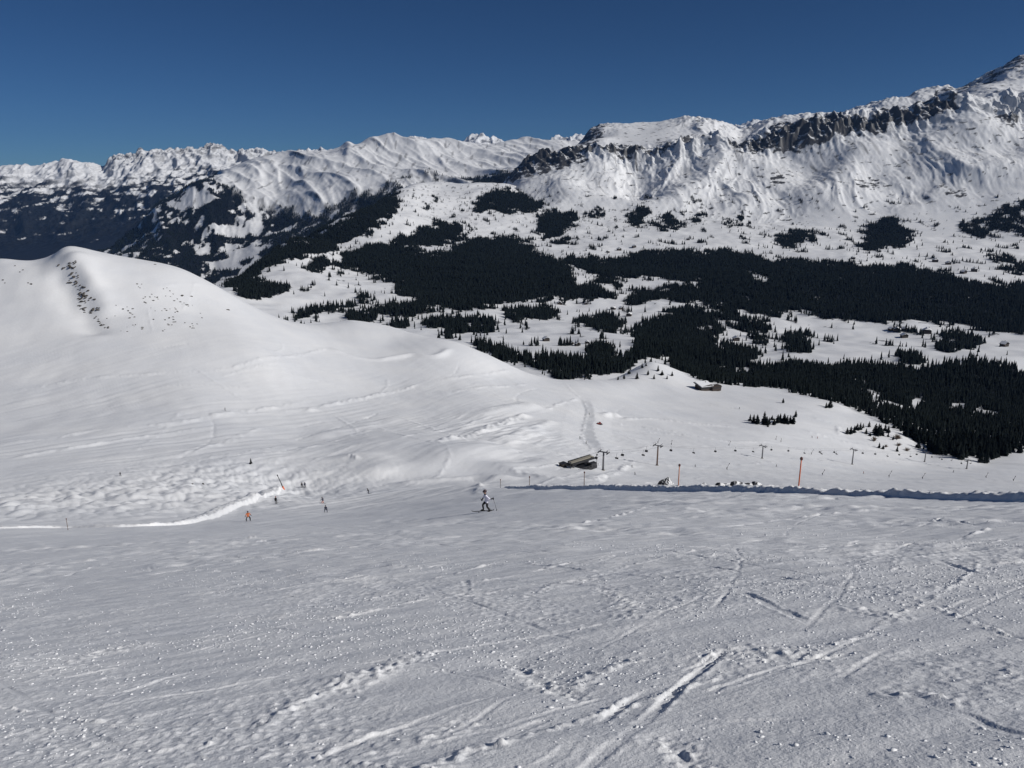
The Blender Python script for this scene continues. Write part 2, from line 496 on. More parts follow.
def raw_mesh(name, co, faces, mat, attrs=None, smooth=True, kind='structure', parent=None):
    me = bpy.data.meshes.new(name)
    nf, k = faces.shape
    me.vertices.add(len(co))
    me.vertices.foreach_set('co', np.ascontiguousarray(co, np.float32).ravel())
    me.loops.add(nf * k)
    me.loops.foreach_set('vertex_index', np.ascontiguousarray(faces, np.int32).ravel())
    me.polygons.add(nf)
    me.polygons.foreach_set('loop_start', np.arange(0, nf * k, k, dtype=np.int32))
    me.update(calc_edges=True)
    if smooth:
        me.polygons.foreach_set('use_smooth', np.ones(nf, bool))
    if attrs:
        for a, v in attrs.items():
            at = me.attributes.new(a, 'FLOAT', 'POINT')
            at.data.foreach_set('value', np.ascontiguousarray(v.ravel(), np.float32))
    me.materials.append(mat)
    me.validate()
    o = bpy.data.objects.new(name, me)
    COL.objects.link(o)
    if kind:
        o['kind'] = kind
    if parent:
        o.parent = parent
    return o


# ------------------------------------------------------------------ materials
def new_mat(name):
    m = bpy.data.materials.new(name)
    m.use_nodes = True
    nt = m.node_tree
    b = nt.nodes['Principled BSDF']
    return m, nt, b


def L_(nt, a, b):
    nt.links.new(a, b)


def plain(name, col, rough=0.6, metal=0.0, var=0.25, scale=6.0):
    m, nt, b = new_mat(name)
    tc = nt.nodes.new('ShaderNodeTexCoord')
    nz = nt.nodes.new('ShaderNodeTexNoise')
    nz.inputs['Scale'].default_value = scale
    nz.inputs['Detail'].default_value = 4
    L_(nt, tc.outputs['Object'], nz.inputs['Vector'])
    rp = nt.nodes.new('ShaderNodeMapRange')
    rp.inputs['To Min'].default_value = 1 - var
    rp.inputs['To Max'].default_value = 1 + var
    L_(nt, nz.outputs['Fac'], rp.inputs['Value'])
    mx = nt.nodes.new('ShaderNodeVectorMath')
    mx.operation = 'SCALE'
    mx.inputs[0].default_value = col
    L_(nt, rp.outputs['Result'], mx.inputs['Scale'])
    L_(nt, mx.outputs['Vector'], b.inputs['Base Color'])
    b.inputs['Roughness'].default_value = rough
    b.inputs['Metallic'].default_value = metal
    return m


def snow_material(name, detail):
    m, nt, b = new_mat(name)
    tc = nt.nodes.new('ShaderNodeTexCoord')
    n1 = nt.nodes.new('ShaderNodeTexNoise')
    n1.inputs['Scale'].default_value = 0.9 if detail else 0.02
    n1.inputs['Detail'].default_value = 6
    L_(nt, tc.outputs['Object'], n1.inputs['Vector'])
    cr = nt.nodes.new('ShaderNodeValToRGB')
    cr.color_ramp.elements[0].position = 0.3
    cr.color_ramp.elements[0].color = (0.77, 0.785, 0.815, 1)
    cr.color_ramp.elements[1].position = 0.72
    cr.color_ramp.elements[1].color = (0.86, 0.865, 0.875, 1)
    L_(nt, n1.outputs['Fac'], cr.inputs['Fac'])
    col = cr.outputs['Color']
    b.inputs['Roughness'].default_value = 0.55
    b.inputs['Specular IOR Level'].default_value = 0.25
    if detail:
        prev = None
        for sc, stg, dist in ((55, 0.42, 0.012), (20, 0.5, 0.022), (6, 0.22, 0.03), (1.7, 0.3, 0.09)):
            n2 = nt.nodes.new('ShaderNodeTexNoise')
            n2.inputs['Scale'].default_value = sc
            n2.inputs['Detail'].default_value = 4
            n2.inputs['Roughness'].default_value = 0.6
            L_(nt, tc.outputs['Object'], n2.inputs['Vector'])
            bp = nt.nodes.new('ShaderNodeBump')
            bp.inputs['Strength'].default_value = stg
            bp.inputs['Distance'].default_value = dist
            L_(nt, n2.outputs['Fac'], bp.inputs['Height'])
            if prev:
                L_(nt, prev.outputs['Normal'], bp.inputs['Normal'])
            prev = bp
        L_(nt, prev.outputs['Normal'], b.inputs['Normal'])
    else:
        n2 = nt.nodes.new('ShaderNodeTexNoise')
        n2.inputs['Scale'].default_value = 0.35
        n2.inputs['Detail'].default_value = 6
        n2.inputs['Roughness'].default_value = 0.6
        L_(nt, tc.outputs['Object'], n2.inputs['Vector'])
        bp = nt.nodes.new('ShaderNodeBump')
        bp.inputs['Strength'].default_value = 0.35
        bp.inputs['Distance'].default_value = 0.5
        L_(nt, n2.outputs['Fac'], bp.inputs['Height'])
        L_(nt, bp.outputs['Normal'], b.inputs['Normal'])
        # rock that breaks through (an attribute of the ground itself) and near-black ground colour where woods grow
        rk = nt.nodes.new('ShaderNodeAttribute')
        rk.attribute_name = 'rock'
        n3 = nt.nodes.new('ShaderNodeTexNoise')
        n3.inputs['Scale'].default_value = 0.03
        n3.inputs['Detail'].default_value = 8
        n3.inputs['Roughness'].default_value = 0.65
        L_(nt, tc.outputs['Object'], n3.inputs['Vector'])
        rc = nt.nodes.new('ShaderNodeValToRGB')
        rc.color_ramp.elements[0].position = 0.3
        rc.color_ramp.elements[0].color = (0.020, 0.020, 0.022, 1)
        rc.color_ramp.elements[1].position = 0.75
        rc.color_ramp.elements[1].color = (0.056, 0.054, 0.055, 1)
        L_(nt, n3.outputs['Fac'], rc.inputs['Fac'])
        mx = nt.nodes.new('ShaderNodeMix')
        mx.data_type = 'RGBA'
        L_(nt, rk.outputs['Fac'], mx.inputs['Factor'])
        L_(nt, col, mx.inputs['A'])
        L_(nt, rc.outputs['Color'], mx.inputs['B'])
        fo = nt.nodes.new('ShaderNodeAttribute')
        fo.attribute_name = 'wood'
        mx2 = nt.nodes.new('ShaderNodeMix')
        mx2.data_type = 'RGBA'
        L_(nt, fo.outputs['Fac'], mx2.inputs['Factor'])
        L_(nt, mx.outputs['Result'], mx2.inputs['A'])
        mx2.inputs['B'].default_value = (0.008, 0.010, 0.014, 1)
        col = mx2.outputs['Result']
    L_(nt, col, b.inputs['Base Color'])
    return m


M = {}
M['piste'] = snow_material('piste_snow', True)
M['snow'] = snow_material('mountain_snow', False)
M['clod'] = plain('snow_clod', (0.84, 0.85, 0.87), 0.6, 0, 0.05, 30)
M['needles'] = plain('conifer_needles', (0.010, 0.014, 0.014), 0.9, 0, 0.5, 0.25)
M['needles'].node_tree.nodes['Principled BSDF'].inputs['Specular IOR Level'].default_value = 0.05
M['bark'] = plain('bark', (0.07, 0.05, 0.035), 0.9, 0, 0.4, 3)
M['twig'] = plain('bare_twigs', (0.14, 0.10, 0.07), 0.9, 0, 0.4, 3)
M['rock'] = plain('rock', (0.075, 0.068, 0.062), 0.9, 0, 0.55, 1.5)
M['steel'] = plain('galvanised_steel', (0.16, 0.16, 0.17), 0.5, 0.6, 0.2, 2)
M['dark'] = plain('dark_metal', (0.03, 0.03, 0.033), 0.5, 0.2, 0.3, 3)
M['rust'] = plain('brown_steel', (0.16, 0.10, 0.075), 0.7, 0.2, 0.3, 2)
M['orange'] = plain('orange_paint', (0.62, 0.14, 0.05), 0.5, 0, 0.12, 4)
M['faded_orange'] = plain('faded_orange_paint', (0.55, 0.22, 0.12), 0.6, 0, 0.12, 4)
M['cap'] = plain('dark_pole_cap', (0.10, 0.035, 0.03), 0.6, 0, 0.2, 8)
M['wood'] = plain('weathered_timber', (0.042, 0.030, 0.023), 0.85, 0, 0.4, 2)
M['concrete'] = plain('concrete', (0.33, 0.32, 0.30), 0.85, 0, 0.2, 1.5)
M['cream'] = plain('cream_panel', (0.30, 0.28, 0.23), 0.6, 0, 0.15, 1)
M['glass'] = plain('dark_glass', (0.02, 0.025, 0.03), 0.08, 0, 0.2, 1)
M['roofsnow'] = plain('roof_snow', (0.84, 0.85, 0.87), 0.6, 0, 0.04, 1)
M['red'] = plain('red_paint', (0.22, 0.035, 0.03), 0.45, 0, 0.15, 2)
M['black'] = plain('black_cloth', (0.007, 0.007, 0.009), 0.8, 0, 0.3, 8)
M['white_cloth'] = plain('white_lilac_cloth', (0.72, 0.71, 0.82), 0.7, 0, 0.08, 8)
M['orange_cloth'] = plain('orange_cloth', (0.60, 0.17, 0.06), 0.75, 0, 0.15, 8)
M['navy'] = plain('navy_cloth', (0.025, 0.03, 0.06), 0.75, 0, 0.2, 8)
M['red_cloth'] = plain('red_cloth', (0.40, 0.07, 0.06), 0.75, 0, 0.2, 8)
M['salmon'] = plain('salmon_cloth', (0.60, 0.25, 0.18), 0.75, 0, 0.1, 8)
M['skin'] = plain('skin', (0.50, 0.30, 0.22), 0.6, 0, 0.1, 8)
M['helmet'] = plain('plum_helmet', (0.055, 0.03, 0.036), 0.35, 0, 0.15, 8)
M['rope'] = plain('steel_rope', (0.12, 0.12, 0.125), 0.5, 0.5, 0.1, 1)


def snowy_rock():
    m, nt, b = new_mat('snowy_rock')
    ge = nt.nodes.new('ShaderNodeNewGeometry')
    dt = nt.nodes.new('ShaderNodeVectorMath')
    dt.operation = 'DOT_PRODUCT'
    dt.inputs[1].default_value = (0.25, -0.45, 0.86)
    L_(nt, ge.outputs['Normal'], dt.inputs[0])
    tc = nt.nodes.new('ShaderNodeTexCoord')
    nz = nt.nodes.new('ShaderNodeTexNoise')
    nz.inputs['Scale'].default_value = 3.5
    nz.inputs['Detail'].default_value = 6
    L_(nt, tc.outputs['Object'], nz.inputs['Vector'])
    ad = nt.nodes.new('ShaderNodeMath')
    ad.operation = 'ADD'
    L_(nt, dt.outputs['Value'], ad.inputs[0])
    L_(nt, nz.outputs['Fac'], ad.inputs[1])
    cr = nt.nodes.new('ShaderNodeValToRGB')
    cr.color_ramp.elements[0].position = 0.96
    cr.color_ramp.elements[0].color = (0.06, 0.055, 0.052, 1)
    cr.color_ramp.elements[1].position = 1.0
    cr.color_ramp.elements[1].color = (0.8, 0.81, 0.83, 1)
    mp = nt.nodes.new('ShaderNodeMapRange')
    mp.inputs['From Min'].default_value = 0.0
    mp.inputs['From Max'].default_value = 1.38
    L_(nt, ad.outputs['Value'], mp.inputs['Value'])
    L_(nt, mp.outputs['Result'], cr.inputs['Fac'])
    L_(nt, cr.outputs['Color'], b.inputs['Base Color'])
    b.inputs['Roughness'].default_value = 0.8
    return m


M['snowy_rock'] = snowy_rock()
# ------------------------------------------------------------------ pixel masks -> which patch of ground carries wood or rock
def raster(polys):
    W, H = 1424, 768                      # columns -200..1223
    m = np.zeros((H, W), np.float32)
    for p in polys:
        dens = 1.0
        if isinstance(p, tuple):
            dens, p = p
        p = np.array(p, float) + 0.0
        x0, x1 = int(max(-200, p[:, 0].min() - 1)), int(min(1223, p[:, 0].max() + 2))
        y0, y1 = int(max(0, p[:, 1].min() - 1)), int(min(767, p[:, 1].max() + 2))
        gx, gy = np.meshgrid(np.arange(x0, x1) + 0.5, np.arange(y0, y1) + 0.5)
        ins = np.zeros(gx.shape, bool)
        for a, b in zip(p, np.roll(p, -1, 0)):
            c = (a[1] > gy) != (b[1] > gy)
            xx = (b[0] - a[0]) * (gy - a[1]) / (b[1] - a[1] + 1e-9) + a[0]
            ins ^= c & (gx < xx)
        sub = m[y0:y1, x0 + 200:x1 + 200]
        sub[ins] = np.maximum(sub[ins], dens)
    return m


def sample(m, px, py):
    i = np.clip((px + 200).astype(int), 0, 1423)
    j = np.clip(py.astype(int), 0, 767)
    return m[j, i]


WOODS = [
    [(225, 284), (256, 262), (290, 243), (330, 226), (360, 212), (380, 200), (396, 190), (398, 200), (405, 203), (392, 213), (380, 226), (365, 235), (345, 240), (335, 250), (305, 258), (285, 262), (270, 268), (255, 276), (235, 288)],
    [(303, 262), (318, 257), (330, 258), (322, 270), (308, 272)],
    [(471, 211), (478, 200), (490, 192), (512, 190), (540, 199), (547, 206), (535, 212), (500, 212)],
    [(540, 216), (555, 210), (572, 212), (577, 221), (566, 232), (550, 238), (537, 233)],
    [(585, 212), (600, 209), (606, 214), (598, 218), (586, 217)],
    [(628, 219), (632, 209), (650, 204), (654, 214), (642, 224), (629, 226)],
    (0.6, [(654, 216), (680, 212), (686, 225), (666, 233), (655, 229)]),
    (0.6, [(689, 213), (704, 213), (706, 222), (692, 223)]), (0.45, [(718, 217), (746, 214), (748, 224), (725, 228)]),
    (0.5, [(540, 240), (565, 236), (584, 238), (570, 243), (548, 246)]),
    [(395, 241), (412, 231), (432, 225), (455, 222), (469, 229), (464, 236), (448, 243), (430, 248), (416, 246), (405, 250)],
    [(345, 252), (372, 246), (395, 241), (412, 250), (430, 255), (452, 250), (460, 241), (480, 238), (512, 236), (530, 246), (550, 258), (566, 264), (576, 276), (582, 288), (600, 300), (582, 301), (558, 298), (530, 301), (512, 302), (498, 306), (470, 311), (442, 311), (418, 302), (402, 294), (393, 282), (372, 273), (355, 268), (343, 270), (335, 262)],
    [(284, 321), (300, 313), (330, 305), (355, 300), (370, 294), (378, 298), (346, 309), (312, 316), (290, 323)],
    (0.8, [(341, 318), (355, 311), (375, 306), (400, 302), (425, 306), (422, 315), (400, 319), (380, 323), (362, 323)]),
    [(381, 325), (392, 321), (406, 323), (405, 328), (388, 328)],
    (0.9, [(417, 329), (430, 320), (445, 314), (470, 318), (485, 317), (499, 320), (497, 328), (480, 335), (455, 333), (435, 329)]),
    [(232, 292), (256, 278), (270, 285), (285, 284), (289, 290), (275, 298), (256, 299), (243, 298)],
    (0.9, [(472, 345), (490, 347), (505, 352), (522, 357), (545, 356), (570, 354), (588, 352), (600, 343), (608, 350), (622, 356), (635, 355), (642, 366), (622, 374), (600, 377), (580, 378), (555, 376), (530, 367), (505, 360), (480, 353)]),
    [(500, 313), (520, 310), (540, 307), (555, 310), (557, 317), (530, 319), (503, 318)],
    [(574, 316), (590, 320), (608, 315), (624, 318), (627, 326), (611, 331), (596, 334), (580, 327)],
    [(584, 284), (600, 281), (605, 292), (600, 300), (586, 300)],
    (0.5, [(604, 290), (622, 287), (622, 298), (606, 298)]),
    [(567, 257), (590, 257), (615, 260), (645, 252), (680, 250), (700, 254), (730, 249), (768, 260), (800, 262), (850, 264), (880, 268), (896, 264), (930, 272), (952, 273), (955, 280), (975, 283), (1000, 288), (1024, 283), (1224, 280), (1224, 342), (1100, 338), (1024, 335), (990, 333), (960, 326), (930, 322), (905, 321), (880, 323), (850, 321), (822, 320), (812, 313), (790, 311), (770, 319), (750, 312), (740, 306), (722, 304), (708, 306), (690, 303), (668, 300), (650, 303), (627, 303), (626, 297), (645, 291), (668, 289), (690, 286), (708, 283), (690, 281), (672, 283), (655, 278), (635, 276), (622, 279), (612, 288), (600, 280), (585, 270), (572, 264)],
    (0.7, [(716, 304), (740, 300), (770, 305), (772, 326), (752, 331), (736, 318), (718, 323)]),
    [(636, 327), (641, 320), (656, 316), (680, 310), (700, 309), (716, 312), (722, 326), (745, 330), (768, 330), (768, 333), (738, 333), (716, 336), (708, 344), (718, 352), (722, 366), (700, 366), (668, 361), (648, 360), (636, 356)],
    (0.75, [(720, 345), (735, 341), (752, 350), (758, 362), (745, 370), (722, 366)]),
    [(668, 362), (700, 366), (740, 374), (768, 366), (800, 366), (830, 366), (870, 366), (905, 366), (915, 372), (926, 371), (936, 366), (950, 363), (975, 362), (995, 364), (1010, 367), (1019, 370), (1018, 377), (1030, 380), (1100, 378), (1224, 376), (1224, 448), (1100, 447), (1030, 449), (1005, 457), (985, 463), (950, 457), (925, 448), (905, 438), (890, 429), (872, 417), (845, 404), (830, 400), (800, 393), (770, 387), (740, 386), (715, 381), (690, 377), (675, 372)],
    (0.9, [(772, 237), (790, 232), (810, 231), (825, 233), (815, 240), (800, 247), (785, 248), (775, 243)]),
    [(862, 226), (880, 219), (895, 218), (910, 223), (908, 238), (904, 246), (885, 248), (868, 252), (857, 250), (866, 240)],
    (0.75, [(955, 233), (965, 222), (985, 215), (1005, 206), (1024, 202), (1224, 200), (1224, 230), (1024, 236), (1000, 231), (980, 238)]),
    (0.5, [(985, 250), (1005, 255), (1024, 262), (1100, 270), (1100, 280), (1024, 276), (1000, 272), (990, 262)]),
    (0.45, [(776, 342), (790, 331), (806, 333), (817, 342), (815, 352), (795, 352), (780, 350)]),
    (0.85, [(935, 345), (938, 335), (956, 333), (983, 339), (980, 348), (960, 350), (945, 352)]),
    (0.75, [(895, 357), (905, 352), (930, 352), (926, 362), (908, 364), (897, 363)]),
    (0.7, [(735, 341), (760, 333), (778, 330), (770, 340), (752, 346)]),
]
WOODMASK = raster(WOODS)
def blur2(m, n):
    for ax, k in ((0, n // 2), (1, n)):
        c = np.cumsum(np.pad(m, [(k + 1, k) if a == ax else (0, 0) for a in (0, 1)], mode='edge'), axis=ax, dtype=np.float64)
        m = (np.take(c, range(2 * k + 1, c.shape[ax]), ax) - np.take(c, range(0, c.shape[ax] - 2 * k - 1), ax)) / (2 * k + 1)
    return m.astype(np.float32)


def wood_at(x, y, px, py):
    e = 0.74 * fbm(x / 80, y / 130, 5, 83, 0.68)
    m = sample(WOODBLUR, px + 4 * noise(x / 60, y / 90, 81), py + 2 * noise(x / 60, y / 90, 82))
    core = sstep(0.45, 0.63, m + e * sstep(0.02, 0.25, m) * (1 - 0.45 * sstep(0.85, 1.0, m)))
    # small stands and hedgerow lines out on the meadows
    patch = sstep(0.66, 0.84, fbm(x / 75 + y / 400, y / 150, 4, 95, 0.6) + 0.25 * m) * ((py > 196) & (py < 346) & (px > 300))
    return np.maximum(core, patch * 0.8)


# snowy openings inside the dark front forest
for (a, b, w, h) in ((872, 396, 8, 5), (916, 402, 9, 7), (918, 408, 4, 2), (960, 405, 5, 5), (977, 411, 6, 5), (985, 412, 5, 5), (996, 415, 7, 5), (855, 394, 5, 4), (882, 403, 6, 4), (893, 406, 5, 4), (940, 418, 4, 3), (988, 425, 5, 5), (704, 328, 5, 3), (755, 278, 10, 3)):
    gx, gy = np.meshgrid(np.arange(1424) - 199.5, np.arange(768) + 0.5)
    WOODMASK[((gx - a) / w) ** 2 + ((gy - b) / h) ** 2 < 1] = 0


WOODBLUR = blur2(WOODMASK, 6)


# ------------------------------------------------------------------ terrain sheets that share one surface
NCOL = 1340
UCOL = np.linspace(-0.86, 0.86, NCOL)
WU = cubw(BU, UCOL)


def sheet(Yrows):
    V = np.log(Yrows + OFF)
    W = cubw(BV, V) @ BW @ WU.T
    s = (Yrows + OFF)[:, None]
    X = UCOL[None] * s
    Y = np.repeat(Yrows[:, None], NCOL, 1)
    return X, Y, W * s


def rows(*segs):
    out = []
    for a, b, d0, d1 in segs:
        y = a
        while y < b:
            out.append(y)
            t = (y - a) / (b - a)
            y += d0 * (d1 / d0) ** t
    return np.array(out + [segs[-1][1]])


Y1 = rows((-5, 2.6, 0.35, 0.04), (2.6, 8, 0.013, 0.016), (8, 16, 0.018, 0.04), (16, 30, 0.045, 0.12), (30, 62, 0.14, 0.45))
Y2 = rows((61.6, 140, 0.4, 0.9), (140, 420, 0.9, 2.2), (420, 1000, 2.2, 4.5))
Y3 = rows((995, 2000, 5.0, 9), (2000, 7000, 9, 26))
G = []
for Yr in (Y1, Y2, Y3):
    X, Y, Z = sheet(Yr)
    dy = np.gradient(Yr)[:, None] + 0 * X
    dx = (UCOL[1] - UCOL[0]) * (Y + OFF)
    Z = Z + relief(X, Y, np.maximum(dx, np.minimum(dy, dx * 3)))
    G.append([Yr, X, Y, Z])
G[1][3] -= 0.06 * (1 - sstep(62, 62.4, G[1][2]))
G[2][3] -= 0.8 * (1 - sstep(1000, 1004, G[2][2]))


def ground(x, y):
    """height of the finished ground"""
    x = np.atleast_1d(np.asarray(x, float))
    y = np.atleast_1d(np.asarray(y, float))
    z = np.zeros(x.shape)
    for k, (lo, hi) in enumerate(((-5, 62), (62, 1000), (1000, 7000))):
        m = (y >= lo) & (y < hi) if k < 2 else (y >= lo)
        if not m.any():
            continue
        Yr, X, Y, Z = G[k]
        yy = np.clip(y[m], Yr[0], Yr[-1])
        j = np.clip(np.searchsorted(Yr, yy) - 1, 0, len(Yr) - 2)
        fb = (yy - Yr[j]) / (Yr[j + 1] - Yr[j])
        a = (x[m] / (yy + OFF) - UCOL[0]) / (UCOL[1] - UCOL[0])
        i = np.clip(a.astype(int), 0, NCOL - 2)
        fa = np.clip(a - i, 0, 1)
        z[m] = (Z[j, i] * (1 - fa) + Z[j, i + 1] * fa) * (1 - fb) + (Z[j + 1, i] * (1 - fa) + Z[j + 1, i + 1] * fa) * fb
    return z


def spot(px, py, ymin=1.5):
    p = hit(px, py, ground, ymin)
    if p is None:
        p = hit(px, py + 3, ground, ymin)
    return p


def on(px, Y):
    """ground point at forward distance Y under picture column px"""
    x = (px - 512) / F * Y * 1.08
    for _ in range(4):
        z = ground(x, Y)[0]
        x = (px - 512) / F * (Y * CP - z * SP)
    return np.array([x, Y, z])


zero = {'rock': None}
X, Y, Z = G[0][1:]
grid_mesh('ski_slope', X, Y, Z, M['piste'])

# basin and hill: rock ribs on the hill are separate rocks; the sheet itself is snow
X, Y, Z = G[1][1:]
PX, PY = project(X, Y, Z)
rk = np.zeros(X.shape)
hillm = (PX < 275) & (Y > 470) & (Y < 1000) & (PX > -400)
fm = hillm[:-1, :-1]
at0 = {'rock': rk, 'wood': rk * 0}
grid_mesh('snow_basin', X, Y, Z, M['snow'], at0, ~fm)
grid_mesh('snow_hill', X, Y, Z, M['snow'], at0, fm)

X, Y, Z = G[2][1:]
PX, PY = project(X, Y, Z)
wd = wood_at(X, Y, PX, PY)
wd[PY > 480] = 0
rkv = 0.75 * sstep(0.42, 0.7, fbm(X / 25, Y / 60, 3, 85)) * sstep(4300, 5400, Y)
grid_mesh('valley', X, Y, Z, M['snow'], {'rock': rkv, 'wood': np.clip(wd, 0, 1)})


# ------------------------------------------------------------------ mountains
def contour_sheet(lines, ncol, nrow, u0, u1):
    """lines: list of (pixels, Y or list of Y): successive levels up a mountain side"""
    U = np.linspace(u0, u1, ncol)
    VV, WW = [], []
    for P, Yl in lines:
        Q = np.array([pt(a, b, (Yl if np.isscalar(Yl) else Yl[i])) for i, (a, b) in enumerate(P)])
        s = Q[:, 1] + OFF
        uu = Q[:, 0] / s
        VV.append(np.interp(U, uu, np.log(s)))
        WW.append(np.interp(U, uu, Q[:, 2] / s))
    VV, WW = np.array(VV), np.array(WW)
    k = len(lines)
    t = np.linspace(0, k - 1, nrow)
    i = np.clip(t.astype(int), 0, k - 2)
    f = (t - i)[:, None]
    V = VV[i] * (1 - f) + VV[i + 1] * f
    Wg = WW[i] * (1 - f) + WW[i + 1] * f

    def blur(a, n, ax):
        ker = np.hanning(2 * n + 3)[1:-1]
        ker /= ker.sum()
        pad = [(0, 0), (0, 0)]
        pad[ax] = (n, n)
        b = np.pad(a, pad, mode='edge')
        out = np.zeros_like(a)
        for q in range(2 * n + 1):
            sl = [slice(None), slice(None)]
            sl[ax] = slice(q, q + a.shape[ax])
            out += ker[q] * b[tuple(sl)]
        return out
    rb = max(1, int(nrow / (k - 1) * 0.16))
    V, Wg = blur(V, rb, 0), blur(Wg, rb, 0)
    cb = max(1, int(ncol / 400))
    V, Wg = blur(V, cb, 1), blur(Wg, cb, 1)
    s = np.exp(V)
    T = np.repeat(t[:, None], ncol, 1)
    return U[None] * s, s - OFF, Wg * s, T


def steep(X, Y, Z):
    dXu, dYu, dZu = [np.gradient(a, axis=1) for a in (X, Y, Z)]
    dXv, dYv, dZv = [np.gradient(a, axis=0) for a in (X, Y, Z)]
    nx = dYu * dZv - dZu * dYv
    ny = dZu * dXv - dXu * dZv
    nz = dXu * dYv - dYu * dXv
    ln = np.sqrt(nx ** 2 + ny ** 2 + nz ** 2) + 1e-9
    return np.abs(nz) / ln


# --- the wall on the right
base_px = [(330, 0), (430, 0), (480, 0), (540, 0), (640, 0), (740, 0), (850, 0), (960, 0), (1060, 0), (1240, 0)]
RM = [
    ([(330, 300), (400, 290), (480, 285), (640, 285), (740, 285), (960, 285), (1240, 285)], 4300),
    ([(330, 290), (390, 270), (430, 250), (480, 240), (505, 226), (540, 222), (600, 222), (640, 223), (690, 225), (740, 228), (780, 229), (830, 227), (880, 225), (930, 223), (980, 220), (1024, 214), (1240, 208)], 5250),
    ([(330, 280), (390, 250), (430, 235), (480, 222), (505, 205), (530, 194), (560, 188), (600, 188), (640, 188), (690, 189), (740, 189), (780, 187), (830, 179), (880, 174), (930, 169), (980, 165), (1024, 160), (1240, 150)], 5800),
    ([(330, 280), (390, 250), (430, 230), (480, 214), (500, 192), (520, 181), (560, 171), (600, 168), (640, 170), (690, 168), (740, 160), (780, 154), (830, 146), (880, 138), (930, 130), (980, 125), (1024, 120), (1240, 110)], 6250),
    ([(330, 280), (390, 250), (430, 228), (480, 206), (500, 184), (515, 166), (535, 152), (570, 146), (590, 148), (605, 150), (640, 151), (690, 147), (715, 146), (740, 151), (760, 140), (780, 134), (800, 129), (830, 122), (880, 114), (930, 108), (960, 105), (1000, 99), (1024, 94), (1240, 80)], 6400),
    ([(330, 280), (390, 250), (430, 230), (480, 208), (500, 190), (515, 172), (570, 151), (590, 142), (605, 137), (640, 136), (680, 132), (700, 127), (740, 140), (760, 131), (800, 122), (830, 117), (880, 110), (930, 101), (960, 97), (1000, 86), (1024, 78), (1240, 60)], 6950),
    ([(330, 280), (390, 250), (430, 230), (480, 212), (515, 184), (570, 160), (580, 145), (590, 129), (600, 123.5), (620, 122), (640, 121.5), (665, 121.5), (690, 119.5), (706, 121), (722, 124), (740, 127), (760, 122), (785, 117), (805, 112), (830, 110), (850, 110), (870, 107), (880, 104), (905, 98), (922, 92), (938, 87), (948, 83), (958, 84), (975, 75), (988, 70), (1000, 65), (1012, 61), (1024, 57), (1100, 42), (1240, 70)], 7500),
    ([(330, 262), (480, 215), (570, 190), (640, 150), (740, 150), (830, 135), (940, 115), (1024, 90), (1240, 100)], 8300),
]
RM = [(P, [Yq * (1 - 0.12 * min(max((a - 500) / 524, 0), 1.4)) for a, b in P]) for P, Yq in RM]
X, Y, Z, T = contour_sheet(RM, 1250, 430, -0.32, 0.98)
PX0, PY0 = project(X, Y, Z)
wx = X + 90 * noise(X / 500, Y / 500, 101)
wy = Y + 0.9 * Z
slopem = sstep(0.9, 2.0, T) * (1 - 0.55 * sstep(5.3, 6.2, T))
dome = np.exp(-((PX0 - 640) / 42) ** 2) * sstep(4.1, 4.6, T)
leftq = sstep(480, 560, PX0)
slopem = slopem * (1 - 0.92 * dome) * (0.25 + 0.75 * leftq)
g1 = ridged(wx / 260 - Y / 1500 + 0.35 * noise(X / 210, Y / 300, 103), Y / 800, 4, 102)
g2 = ridged(wx / 85 + Y / 900 + 0.3 * noise(X / 90, Y / 140, 104), Y / 360, 3, 110)
big = np.clip(0.55 + 0.9 * fbm(X / 900, Y / 900, 2, 105), 0.12, 1.25)
fine = noise(wx / 26 + Y / 500, Y / 330, 106) + 0.6 * noise(wx / 13 - Y / 700, Y / 200, 107)
dzm = slopem * (big * (17 * (g1 - 0.8) + 4 * (g2 - 0.8)) + 78 * fbm(X / 560, Y / 520, 2, 108) + 1.6 * fine)
cliffb = np.exp(-((T - 3.7) / 0.55) ** 2) * sstep(490, 530, PX0)
dzm += cliffb * (1 - 0.5 * dome) * (30 * fbm(wx / 150, Y / 150, 4, 120, 0.6) + 30 * ridged(wx / 95 + Z / 260, Z / 160 + Y / 260, 3, 125))
dzm += (1 - 0.8 * dome) * sstep(5, 6, T) * 24 * fbm(wx / 130, Y / 160, 4, 130, 0.6) * leftq
dzm += 3 * fbm(X / 45, Y / 60, 3, 140) * slopem
